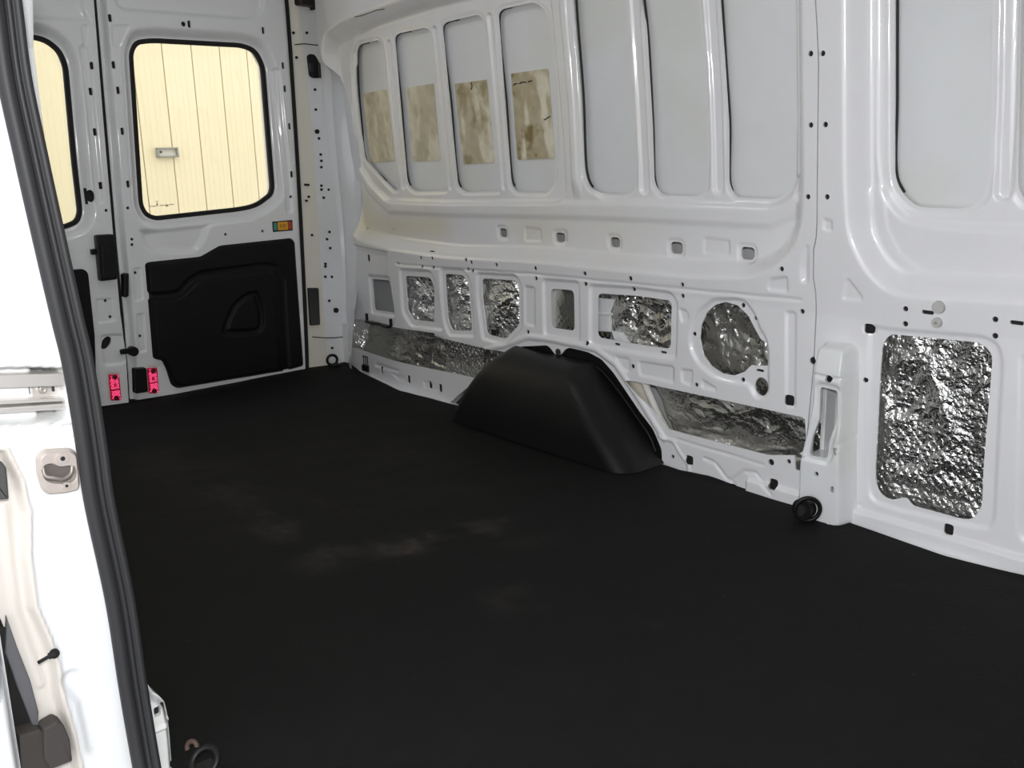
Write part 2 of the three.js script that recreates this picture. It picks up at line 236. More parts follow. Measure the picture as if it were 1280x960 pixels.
const openLow = {
  blank: [[.293, .393], [.49, .408], [.508, .281], [.298, .265]],
  first: [[.605, .439], [.766, .447], [.788, .419], [.813, .281], [.644, .272], [.609, .306]],
  second: [[.857, .468], [.968, .473], [.994, .45], [1.007, .276], [.885, .263], [.863, .302]],
  third: [[1.07, .471], [1.247, .479], [1.263, .464], [1.263, .332], [1.19, .272], [1.087, .275], [1.067, .409]],
  fourth: [[1.418, .469], [1.523, .473], [1.525, .344], [1.419, .341]],
  fifth: [[1.624, .474], [1.788, .483], [1.906, .482], [1.915, .472], [1.914, .342], [1.79, .338], [1.69, .337], [1.623, .337]],
  sixth: [[2.016, .386], [2.02, .425], [2.038, .463], [2.067, .488], [2.101, .499], [2.14, .494], [2.174, .47], [2.2, .433], [2.216, .412], [2.236, .404], [2.241, .345], [2.189, .339], [2.17, .318], [2.135, .301], [2.095, .301], [2.057, .316], [2.031, .341]],
  small: [[2.224, .286]],
  rearSlot: [[.063, .192], [.258, .218], [.502, .227], [.78, .24], [.863, .227], [1.058, .225], [1.23, .228], [1.226, .103], [1.007, .106], [.187, .077], [.069, .072]],
  frontSlot: [[1.747, .224], [1.835, .227], [2.362, .23], [2.371, .147], [2.34, .124], [2.258, .105], [1.952, .104], [1.908, .106], [1.855, .15]],
  big: [[2.551, .445], [2.567, .474], [2.777, .483], [2.803, .462], [2.805, .396], [2.808, .214], [2.814, .112], [2.796, .078], [2.771, .071], [2.654, .071], [2.639, .089], [2.598, .068], [2.566, .084], [2.557, .123], [2.552, .35]],
  arch: [[.857, -.022], [1.076, .132], [1.23, .231], [1.28, .26], [1.406, .282], [1.425, .273], [1.44, .259], [1.455, .255], [1.472, .261], [1.487, .279], [1.507, .289], [1.592, .287], [1.65, .273], [1.701, .238], [1.808, .135], [1.859, .094], [1.894, .037], [1.903, -.107], [.832, -.397]] };
const seam = [[2.37, 1.353], [2.371, 1.222], [2.375, 1.174], [2.38, 1.087], [2.379, .947], [2.378, .727], [2.376, .688], [2.369, .657], [2.369, .588], [2.375, .557], [2.377, .525], [2.378, .373], [2.373, .237], [2.362, -.026], [2.363, -.116]];
const leftEdge = [[-.032, -.051], [-.015, .032], [.003, .173], [.055, .204], [.146, .368], [.204, .665], [.244, .872], [.212, 1.12], [.131, 1.247], [.103, 1.34], [.167, 1.596]];
const wallBase = (x, y) => lean(y) + rear(x);
const dot = (P, r = 0.0055) => P.map((q) => { holeShade.push([q, r * 1.5, r * 1.5]); return round(q, r); });
const cutSlot = (q, a, b) => { holeShade.push([q, a * 1.3, b * 1.3]); return slot(q, a, b); };
const pieces = { holes: [], feats: [] };
const holeShade = []; // dark plates just behind the fixing holes, standing in for the shade inside
{
  const h = pieces.holes, f = pieces.feats;
  f.push(recess(recA, 0.055, 0.055, 0.07), recess(frameRear, 0.008, 0.012, 0.03), recess(frameMid, 0.008, 0.02, 0.03));
  // the border and its outer roll around the four rear windows' blanks, the bead between the two groups
  f.push(roll([[1.527, 1.408], [1.523, 1.28], [1.528, 1.169], [1.531, 1.034], [1.525, .871], [1.517, .746]], 0.02, 0.016));
  f.push(bead([[.304, 1.205], [.256, 1.027], [.216, .845], [.315, .758], [.466, .695], [.862, .7], [1.442, .718], [1.775, .724], [2.207, .726], [2.282, .757]], 0.035, 0.006));
  for (const P of openRear) f.push(recess(grow(P, 0.014), 0.004, 0.008, 0.02));
  for (const P of openMid) f.push(recess(grow(P, 0.014), 0.004, 0.008, 0.02));
  f.push(rib([[.6, 1.284], [.579, .774]], 0.013, -0.008), rib([[.879, 1.304], [.868, .779]], 0.013, -0.008), rib([[1.172, 1.314], [1.164, .785]], 0.013, -0.008));
  f.push(rib([[1.778, 1.414], [1.778, 1.294], [1.784, 1.044], [1.784, .789]], 0.02, -0.010), rib([[2.028, 1.377], [2.032, 1.265], [2.044, 1.032], [2.044, .795]], 0.02, -0.010), rib([[2.292, 1.338], [2.294, 1.182], [2.298, .983], [2.294, .84]], 0.012, 0.008));
  f.push(bead([[.554, .481], [.89, .49], [1.321, .509], [1.972, .521], [2.332, .53]], 0.006, -0.003));
  const L = openLow;
  for (const [P, e] of [[L.first, 0.03], [L.second, 0.024], [L.third, 0.024], [L.fourth, 0.034], [L.fifth, 0.03], [L.blank, 0.02]]) f.push(recess(grow(P, e), 0.009, 0.01, 0.02));
  f.push(recess([[1.983, .359], [1.987, .419], [2.013, .471], [2.061, .508], [2.14, .518], [2.168, .515], [2.203, .48], [2.219, .444], [2.24, .422], [2.249, .385], [2.254, .278], [2.238, .254], [2.206, .248], [2.187, .284], [2.149, .279], [2.074, .282], [2.013, .313]], 0.008, 0.01, 0.02));
  const shallow = [[[1.299, .47], [1.353, .47], [1.35, .332], [1.295, .336]], [[1.943, .468], [1.98, .465], [1.987, .435], [1.956, .419]], [[1.7, .293], [1.768, .296], [1.766, .244], [1.727, .253]], [[1.794, .293], [1.936, .299], [1.937, .244], [1.801, .245]], [[1.956, .295], [2.005, .298], [2, .246], [1.96, .251]], [[2.03, .279], [2.086, .261], [2.086, .246], [2.029, .247]], [[2.288, .499], [2.323, .501], [2.335, .246], [2.302, .248]], [[2.24, .578], [2.298, .59], [2.3, .543], [2.234, .543]]];
  f.push(recess([[.071, .529], [.501, .526], [.479, .427], [.524, .251], [.495, .218], [-.002, .169]], 0.014, 0.009, 0.01));
  for (const P of shallow) f.push(recess(P, 0.005, 0.007, 0.012));
  for (const P of [[[1.995, .664], [2.085, .663], [2.084, .615], [1.991, .615]], [[1.259, .656], [1.344, .655], [1.339, .608], [1.252, .605]], [[1.43, .66], [1.466, .656], [1.461, .611], [1.432, .609]]]) f.push(recess(P, 0.004, 0.006, 0.012));
  f.push(recess([[2.343, .671], [2.359, .672], [2.359, .571], [2.332, .569], [2.328, .61]], 0.012, 0.02, 0.02));
  // sill shapes low on the wall
  for (const P of [[[.333, .055], [.547, .06], [.527, .043], [.313, .03]], [[.453, .036], [.58, .04], [.6, .011], [.53, .011]], [[.699, .044], [.786, .043], [.809, .01], [.707, .01]]]) f.push(recess(P, 0.004, 0.006, 0.008));
  f.push(bead([[1.884, .077], [1.938, .072], [1.963, .043], [1.993, .016], [1.999, -.007]], 0.007, 0.004), bead([[2.049, .046], [2.085, .043], [2.127, .007], [2.155, -.003]], 0.006, -0.004), bead([[2.144, .006], [2.185, .042], [2.221, .046], [2.278, .004]], 0.006, -0.004), bead([[1.95, .081], [2.103, .078], [2.245, .075]], 0.005, -0.003));
  f.push(bead([[1.085, .218], [1.232, .267], [1.314, .298], [1.43, .305], [1.627, .302], [1.71, .267], [1.808, .173], [1.902, .073]], 0.012, 0.006));
  // right of the seam
  f.push(recess(recB, 0.045, 0.06, 0.08), recess(recB2, 0.012, 0.025, 0.07));
  for (const P of openFront) f.push(recess(grow(P, 0.018), 0.004, 0.008, 0.03));
  f.push(rib([[2.765, 1.268], [2.769, 1.18], [2.777, .997], [2.781, .803]], 0.021, -0.010), bead([[2.505, .79], [2.518, .709], [2.555, .647], [2.614, .605], [2.886, .61]], 0.025, 0.0025));
  f.push(recess([[2.513, .498], [2.558, .492], [2.787, .504], [2.818, .49], [2.832, .454], [2.841, .259], [2.85, .094], [2.839, .064], [2.801, .057], [2.62, .047], [2.55, .052], [2.533, .106]], 0.006, 0.012, 0.03));
  f.push(recess([[2.856, .475], [2.945, .488], [2.991, .063], [2.903, .054], [2.888, .086]], 0.008, 0.02, 0.02));
  for (const P of [[[2.393, .737], [2.42, .734], [2.421, .702], [2.393, .705]], [[2.453, .594], [2.464, .599], [2.501, .558], [2.498, .544], [2.446, .542]], [[2.512, .046], [2.533, .048], [2.535, .027], [2.513, .023]], [[2.501, .49], [2.536, .491], [2.537, .468], [2.505, .466]]]) f.push(recess(P, 0.004, 0.006, 0.006));
  f.push({ bb: [2.2, -0.1, 3.3, 0.04], f: (x, y) => 0.012 * S((0.03 - y) / 0.008) });
  // openings
  for (const P of [...openRear, ...openMid, ...openFront]) h.push(hole(P, 0.02));
  for (const k of ['blank', 'first', 'second', 'third', 'fourth', 'fifth', 'big']) h.push(hole(L[k], 0.018));
  h.push(hole(L.sixth, 0.004), hole(L.rearSlot, 0.008), hole(L.frontSlot, 0.01), hole(L.arch, 0.012), round(L.small[0], 0.021, 0.025));
  h.push(hole([[2.388, .323], [2.454, .327], [2.464, .235], [2.432, .127], [2.368, .125], [2.389, .232]], 0.01), hole([[2.337, .13], [2.358, .131], [2.358, .085], [2.342, .086]]));
  for (const [q, a] of [[1.146, .629], [1.423, .629], [1.662, .628], [1.898, .627], [2.138, .628]].map((q, i) => [q, 0.019 + 0.002 * (i > 2)])) { h.push(hole([[q[0] - a, q[1] - a * 0.8], [q[0] + a, q[1] - a * 0.8], [q[0] + a, q[1] + a * 0.8], [q[0] - a, q[1] + a * 0.8]], 0.012)); f.push(recess([[q[0] - a - 0.012, q[1] - a - 0.008], [q[0] + a + 0.012, q[1] - a - 0.008], [q[0] + a + 0.012, q[1] + a + 0.008], [q[0] - a - 0.012, q[1] + a + 0.008]], 0.004, 0.006, 0.02)); }
  h.push(...dot([[.728, .518], [.798, .521], [.997, .53], [1.027, .524], [1.163, .526], [1.358, .53], [.571, .485], [.728, .486], [.798, .488], [1.003, .499], [1.028, .494], [1.358, .497], [1.314, .314], [1.582, .532], [1.583, .5], [1.769, .534], [1.773, .502], [1.589, .315], [1.778, .271], [1.114, .282]], 0.0075));
  h.push(...dot([[1.961, .534], [1.961, .502], [2.157, .496], [2.199, .467], [1.999, .398], [2.165, .295], [2.016, .256], [2.28, .604], [2.339, .502], [2.519, .356], [2.606, .539], [2.607, .504], [2.805, .539], [2.807, .503], [2.322, .103], [1.936, .025]], 0.0065));
  h.push(...dot([[2.36, 1.109], [2.391, 1.107], [2.361, .951], [2.399, .951], [2.405, .786], [2.354, .785]], 0.0065), ...dot([[2.375, .381], [2.269, .088]], 0.009), ...dot([[.232, .595], [.478, .607]], 0.006));
  h.push(cutSlot([[.29, .48]][0], 0.014, 0.015), cutSlot([[2.313, .266]][0], 0.013, 0.014), cutSlot([[1.998, .029]][0], 0.013, 0.014), cutSlot([[2.28, .03]][0], 0.013, 0.014), cutSlot([[2.518, .481]][0], 0.012, 0.012), cutSlot([[2.748, .041]][0], 0.011, 0.013));
  for (const q of [[1.707, .327], [1.888, .329], [2.217, .329]]) h.push(cutSlot(q, 0.012, 0.0035));
  for (const q of [[2.658, .537], [2.849, .537]]) h.push(cutSlot(q, 0.014, 0.0045));
  for (const q of [[.385, .027], [.607, .031], [.745, .033], [.813, .032]]) h.push(cutSlot(q, 0.011, 0.016));
}
const frontOut = (() => { const poly = sdPoly([...seam.map(([x, y]) => [x + 0.0012, y]), [3.2, -0.1], [3.2, 1.7]]); return (x, y) => poly(x, y) + 0.0008; })();
// the left edge runs top to bottom after reverse(), the seam from top to bottom: close them into one outline
const rearPanelOutline = [...leftEdge, ...seam];
const rearSd = sdPoly(rearPanelOutline);
add('inner_panel', sheet({ u: [0, 2.42], v: [-0.02, 1.56], base: wallBase, feats: pieces.feats, holes: pieces.holes, out: (x, y) => rearSd(x, y) + 0.0012, place: onWall, lip: 0.005 }), M.wall, wallSide);
add('inner_panel', sheet({ u: [2.26, 3.2], v: [-0.02, 1.56], base: wallBase, feats: pieces.feats, holes: pieces.holes, out: frontOut, place: onWall, lip: 0.005 }), M.wall, wallSide);
{
  const H0 = (x, y) => { let h = wallBase(x, y); for (const k of pieces.feats) if (x >= k.bb[0] && x <= k.bb[2] && y >= k.bb[1] && y <= k.bb[3]) h += k.f(x, y); return h; };
  const o = add('hole_shade', holeShade.map(([q, a, b]) => rbox(a * 2, b * 2, 0.004, q[0], q[1], H0(q[0], q[1]) - 0.009, 0.0015)), M.dark, wallSide); o.userData.kind = 'stuff';
}
// outer skin behind, bay by bay
function skin(x0, x1, y0, y1, z) { return sheet({ u: [x0, x1], v: [y0, y1], step: 0.03, base: (x, y) => z + lean(y) + rear(x), place: onWall, lip: 0 }); }
add('outer_skin', skin(0.1, 1.47, 0.755, 1.56, -0.088), M.skin, wallSide);
add('outer_skin', skin(1.45, 2.36, 0.755, 1.56, -0.088), M.skin, wallSide);
add('outer_skin', skin(2.4, 3.2, 0.72, 1.56, -0.086), M.skin, wallSide);
add('outer_skin', skin(0.0, 3.2, -0.06, 0.8, -0.15), M.skin, wallSide);
add('outer_shell', [rbox(4.4, 2.2, 0.03, 2.1, 0.94, -0.26, 0.004), rbox(0.03, 2.2, 0.3, -0.03, 0.94, -0.2, 0.004), rbox(1.4, 2.1, 0.1, 3.9, 0.94, -0.02, 0.01), rbox(4.8, 0.42, 0.06, 2.3, 1.76, 0.12, 0.01)], M.cleanPaint, wallSide);
add('outer_shell', [rbox(4.8, 0.03, 0.4, 2.3, -0.07, -0.1, 0.004)], M.cleanPaint, wallSide);
// black anti-flutter mastic along the rear edge of each blanked window
{
  const b = (L, z) => tube(L.map(([x, y]) => [x, y, z + lean(y) + rear(x)]), 0.0034, 40, 6);
  for (const L of [[[.424, 1.302], [.358, 1.302], [.32, 1.284], [.281, 1.162], [.261, 1.005], [.257, .877], [.422, .791]], [[.717, 1.315], [.652, 1.313], [.625, 1.302], [.609, 1.073], [.593, .806], [.602, .777]], [[.993, 1.325], [.934, 1.323], [.909, 1.312], [.906, 1.06], [.9, .799], [.91, .777]], [[1.26, 1.334], [1.224, 1.332], [1.202, 1.32], [1.196, 1.048], [1.191, .808], [1.199, .785]], [[1.547, 1.386], [1.546, 1.281], [1.55, 1.058], [1.544, .834], [1.556, .799], [1.565, .789]], [[1.796, 1.353], [1.809, 1.231], [1.814, .966], [1.812, .812], [1.819, .79]], [[2.056, 1.319], [2.067, 1.109], [2.075, .959], [2.071, .811], [2.078, .789]], [[2.522, 1.273], [2.53, 1.009], [2.536, .83], [2.554, .796]]].map((L, i) => L.map(([x, y]) => [x + (i < 4 ? 0.0055 : 0.001), y]))) add('mastic_bead', b(L, -0.078), M.mastic, wallSide);
}
for (const [q, r] of [[[[2.683, .552]][0], 0.015], [[[2.681, .517]][0], 0.012]]) { const s = add('plastic_plug', [cyl(r, 0.008, q[0], q[1], 0.004 + lean(q[1]), Math.PI / 2, 0, 0, 24, r * 0.9), xf(new THREE.TorusGeometry(r * 0.62, 0.002, 8, 20), q[0], q[1], 0.008)], M.plug, wallSide); add('screw', [cyl(r * 0.3, 0.004, q[0], q[1], 0.01, Math.PI / 2)], M.steel, s); }
{ // wire guide clipped at the rear end of the sill
  const q = [[.232, .012]][0], s = [rbox(0.05, 0.028, 0.012, q[0], q[1] - 0.004, rear(q[0]) + 0.006, 0.004)];
  add('cable_clip', s, M.plastic, wallSide);
  for (const k of [-0.016, 0, 0.016]) add('clip_pin', [cyl(0.0022, 0.036, q[0] + k, q[1] + 0.028, rear(q[0]) + 0.004), cyl(0.004, 0.005, q[0] + k, q[1] + 0.046, rear(q[0]) + 0.004)], M.mastic, wallSide);
}
{ // black sealer rags hanging at the top of the rear slot
  const L = [[.244, .21], [.311, .216], [.376, .219], [.436, .221], [.485, .225]];
  add('wiring_loom', [tube(L.map(([x, y], i) => [x, y - 0.004 * (i % 2), rear(x) - 0.004]), 0.006, 30, 6), ...[[[.269, .234]][0], [[.498, .244]][0]].map((q) => rbox(0.012, 0.03, 0.01, q[0], q[1], rear(q[0]) + 0.002, 0.003))], M.plastic, wallSide);
}
{ // the boxed column with the belt anchor recess
  const out = [[2.405, .428], [2.416, .439], [2.479, .442], [2.494, .433], [2.502, .35], [2.505, .251], [2.509, .154], [2.521, -.013], [2.386, -.054], [2.381, .076], [2.38, .138], [2.397, .228], [2.407, .292], [2.404, .349]], sd = sdPoly(fillet(out, 0.015));
  const open = fillet([[2.434, .335], [2.48, .333], [2.484, .264], [2.467, .204], [2.464, .158], [2.414, .156], [2.42, .205], [2.436, .254]], 0.008);
  const rim = grow(open, 0.012);
  const belt = [[2.398, .146], [2.466, .148], [2.493, .201], [2.517, .229]];
  add('belt_anchor_column', sheet({ u: [2.28, 2.58], v: [-0.02, 0.5], step: 0.003, base: (x, y) => 0.004 + 0.058 * S(-sd(x, y) / 0.014) * (1 - 0.35 * S((y - 0.36) / 0.1)),
    feats: [{ bb: boxOf(rim, 0.02), f: ((s) => (x, y) => -0.006 * S((0.006 - s(x, y)) / 0.012))(sdPoly(rim)) }, bead(belt, 0.006, -0.003), bead([[2.418, .364], [2.46, .361], [2.506, .365]], 0.006, -0.004)],
    holes: [hole(open), round([[2.457, .359]][0], 0.0095), round([[2.44, .114]][0], 0.006), slot([[2.485, .182]][0], 0.005, 0.009), slot([[2.485, .085]][0], 0.004, 0.008)], out: (x, y) => sd(x, y) - 0.001, place: onWall, lip: 0.008 }), M.paint, wallSide);
  add('hole_shade', [[[[2.451, .356]][0], 0.012, 0.036], [[[2.435, .111]][0], 0.009, 0.044], [[[2.479, .178]][0], 0.007, 0.02], [[[2.479, .081]][0], 0.007, 0.03]].map(([q, a, z]) => rbox(a * 2, a * 2.2, 0.004, q[0], q[1], z, 0.0015)), M.dark, wallSide);  // dark plates carry the shade inside the column holes
  // grey inner faces of the recess
  const b = boxOf(open);
  add('recess_liner', [rbox(0.012, b[3] - b[1] + 0.02, 0.1, b[0] - 0.005, (b[1] + b[3]) / 2, -0.055, 0.003), rbox(b[2] - b[0] + 0.02, 0.012, 0.16, (b[0] + b[2]) / 2, b[1] - 0.006, -0.03, 0.003), rbox(0.012, 0.24, 0.1, b[0] + 0.02, (b[1] + b[3]) / 2 + 0.02, -0.09, 0.003, 0, -0.6)], M.cleanPaint, wallSide);
}
// ---- white brackets seen inside three of the low openings
add('inner_bracket', [slabPoly([[.726, .489], [.833, .474], [.821, .281], [.791, .277], [.786, .203], [.706, .21]], -0.07, 0.01, 0.002)], M.skin, wallSide);
add('inner_bracket', [slabPoly([[.998, .449], [1.073, .445], [1.062, .375], [1.063, .318], [1.044, .281], [.99, .28]], -0.05, 0.012, 0.003), slabPoly([[1.002, .37], [1.073, .372], [1.068, .36], [1.001, .356]], -0.032, 0.006, 0.002)], M.skin, wallSide);
add('inner_bracket', [slabPoly([[1.564, .453], [1.666, .456], [1.646, .415], [1.653, .353], [1.564, .344]], -0.05, 0.012, 0.003), slabPoly([[1.574, .41], [1.669, .416], [1.669, .409], [1.574, .4]], -0.032, 0.006, 0.002), slabPoly([[1.662, .358], [1.695, .357], [1.728, .327], [1.676, .325]], -0.05, 0.02, 0.003)], M.skin, wallSide);
add('inner_post', [slabPoly([[1.268, .532], [1.361, .529], [1.353, .271], [1.258, .269]], -0.12, 0.07, 0.004)], M.skin, wallSide);

// ---- rear pillar between the side wall and the door opening
const wallRear = struct(group('pillar_rear'), 'white folded corner pillar beside the rear door opening');
{
  const cols = [[[.073, 1.674], [.068, 1.497], [.071, 1.035], [.082, .546], [.099, .065], [.106, -.041]], [[.059, 1.676], [.054, 1.498], [.055, 1.035], [.067, .545], [.089, .063], [.096, -.043]], [[.04, 1.675], [.031, 1.498], [.012, 1.035], [.015, .542], [.018, .054], [.021, -.054]], [[.03, 1.676], [.021, 1.499], [.006, 1.034], [.009, .541], [.011, .053], [.014, -.055]], [[-.064, 1.684], [-.06, 1.504], [-.051, 1.034], [-.072, .535], [-.084, .039], [-.08, -.07]], [[-.075, 1.685], [-.071, 1.504], [-.063, 1.034], [-.086, .534], [-.088, .038], [-.084, -.071]], [[-.11, 1.687], [-.102, 1.505], [-.091, 1.034], [-.103, .533], [-.086, .04], [-.082, -.069]], [[-.099, 1.683], [-.092, 1.502], [-.093, 1.033], [-.099, .535], [-.074, .045], [-.072, -.063]], [[-.068, 1.669], [-.056, 1.431], [-.12, 1.03], [-.112, .538], [-.035, .063], [-.031, -.043]], [[-.054, 1.661], [-.043, 1.426], [-.117, 1.029], [-.105, .541], [-.023, .071], [-.019, -.034]]];
  const xs = [-0.012, -0.012, 0.004, 0.006, 0.012, 0.012, 0.022, 0.045, 0.12, 0.16];
  const smooth = (a, b, c, d, t) => 0.5 * (2 * b + (c - a) * t + (2 * a - 5 * b + 4 * c - d) * t * t + (3 * b - a - 3 * c + d) * t * t * t);
  const zAt = (C, y) => { let i = 0; while (i < C.length - 2 && C[i + 1][1] > y) i++; const t = (y - C[i][1]) / (C[i + 1][1] - C[i][1]), q = (k) => C[clamp(k, 0, C.length - 1)][0]; return clamp(t) === t ? smooth(q(i - 1), q(i), q(i + 1), q(i + 2), t) : mix(q(i), q(i + 1), t); };
  const place = (u, v, h, p) => { const i = Math.min(Math.floor(u), cols.length - 2), t = u - i; p[0] = mix(xs[i], xs[i + 1], t) + h; p[1] = v; p[2] = mix(zAt(cols[i], v), zAt(cols[i + 1], v), t); };
  const g = (c0, c1, holes = []) => sheet({ u: [c0, c1], v: [-0.012, 1.56], step: 0.05, place: (u, v, h, p) => place(u, v, h, p), flip: true, lip: 0, holes });
  const fine = (c0, c1) => { const gg = new THREE.PlaneGeometry(1, 1, Math.round((c1 - c0) * 4), 120), a = gg.attributes.position, uv = gg.attributes.uv, p = [0, 0, 0]; for (let i = 0; i < a.count; i++) { const y = mix(-0.012, 1.56, a.getY(i) + 0.5); place(c0 + (a.getX(i) + 0.5) * (c1 - c0) * 0.9999, y, 0, p); a.setXYZ(i, ...p); uv.setXY(i, p[2], y); } gg.computeVertexNormals(); return gg; };
  add('door_jamb', [toCreasedNormals(fine(1, 3), 0.7)], M.sealerPaint, wallRear);
  add('pillar_face', [toCreasedNormals(fine(3, 9), 0.7)], M.paint, wallRear);
  const L = cols[0].map(([z, y]) => [-0.008, y, z + 0.002]);
  add('door_seal', tube(L, 0.008, 60, 10), M.dark, wallRear);
  add('header', [rbox(0.06, 0.5, 1.9, -0.04, 1.77, 0.85, 0.01)], M.cleanPaint, wallRear);
  add('latch_pocket', [slabDoor(fillet([[.007, 1.285], [-.005, 1.294], [-.027, 1.292], [-.046, 1.262], [-.049, 1.202], [-.019, 1.199], [.003, 1.207]], 0.01), 0.006, 0.012, 0.002)], M.dark, wallRear);
  add('latch_bar', [rbox(0.012, 0.06, 0.012, 0.024, ...((q) => [q[1], q[0]])([[-.038, 1.23]][0]), 0.004), rbox(0.01, 0.035, 0.02, 0.02, ...((q) => [q[1], q[0]])([[-.004, 1.242]][0]), 0.004)], M.darkSteel, wallRear);
  add('hinge_cover', [slabDoor(fillet([[.079, .344], [.029, .338], [.035, .178], [.082, .181]], 0.006), -0.004, 0.014, 0.003)], M.darkSteel, wallRear);
  add('drain_plug', [cyl(0.009, 0.008, 0.012, ...((q) => [q[1], q[0]])([[-.015, .988]][0]), 0, 0, Math.PI / 2), cyl(0.011, 0.008, 0.014, ...((q) => [q[1], q[0]])([[-.045, .232]][0]), 0, 0, Math.PI / 2)], M.dark, wallRear);
  const dots = [];
  for (const [z, y] of [[-.022, .96], [-.025, .895], [-.026, .869], [-.024, .843], [-.018, .767], [-.017, .751], [-.051, .749], [-.025, .717], [-.041, .572], [-.027, .542], [-.039, .503], [-.011, .438], [-.01, .427], [-.038, .379], [-.006, .383], [-.017, .277], [.06, 1.372], [-.001, 1.375], [.054, 1.278], [-.02, 1.155], [-.017, 1.076], [-.015, .068], [-.084, .913], [-.091, .704], [-.102, .491]]) dots.push(cyl(0.0055, 0.006, 0.01, y, z, 0, 0, Math.PI / 2, 10));
  for (const [z, y] of [[.051, .774], [.039, .773], [.04, .724], [.052, .708], [.038, .564]]) dots.push(cyl(0.005, 0.008, 0.0, y, z, 0, 0, Math.PI / 2, 10));
  const o = add('fixing_hole_shade', dots, M.dark, wallRear); o.userData.kind = 'stuff';  // solid dark discs stand in for the shade inside the pillar holes
  add('panel_joint', [tube([[.059, 1.327], [.015, 1.332], [-.029, 1.33], [-.063, 1.329]].map(([z, y]) => [0.011, y, z]), 0.0022, 20, 6), tube([[.08, .132], [.024, .12], [-.038, .111], [-.095, .11]].map(([z, y]) => [0.012, y, z]), 0.0022, 20, 6)], M.mastic, wallRear);
}

{ // dark scratches in the paint of the side wall
  const m = new THREE.MeshStandardMaterial({ name: 'rust_mark', color: new THREE.Color(0.1, 0.06, 0.045), roughness: 0.9 });
  const mark = (P, z, rad) => add('scratch_mark', tube(P.map(([x, y]) => [x, y, z + lean(y) + rear(x)]), rad, 20, 6), m, wallSide);
  mark([[.488, 1.382], [.543, 1.38], [.588, 1.383], [.64, 1.387], [.69, 1.386]], 0.0005, 0.0014); mark([[.751, .535], [.777, .543], [.801, .54]], -0.018, 0.004);
}
// ---- rear doors
function glassSeal(P, w, x, r) { return slabDoor(fillet(grow(P, w * 0.5), r + w * 0.5), x, 0.02, 0.004, [fillet(grow(P, -w * 0.5), Math.max(r - w * 0.5, 0.01)).reverse()]); }
const doorHoleShade = (list, parent, feats) => { const dep = (z, y) => { let h = 0; for (const k of feats) if (z >= k.bb[0] && z <= k.bb[2] && y >= k.bb[1] && y <= k.bb[3]) h += k.f(z, y); return h; }; const o = add('hole_shade', list.map(([[z, y], a, b]) => rbox(0.004, b * 2.5, a * 2.5, dep(z, y) - 0.011, y, z, 0.0015)), M.dark, parent); o.userData.kind = 'stuff'; };  // dark plates behind the door holes, in place of the shade of the cavity
const door1 = struct(group('door_1'), 'white rear cargo door with a large window and black lower trim');
const win1 = [[.707, 1.274], [.684, 1.311], [.624, 1.321], [.266, 1.319], [.213, 1.302], [.184, 1.246], [.186, .77], [.196, .741], [.264, .7], [.339, .69], [.686, .677], [.721, .694], [.735, .731]];
const lower1 = [[.757, .513], [.743, .519], [.537, .52], [.454, .556], [.139, .56], [.123, .545], [.127, .01], [.211, .004], [.688, .015], [.711, .034], [.723, .098], [.736, .138], [.769, .149]];
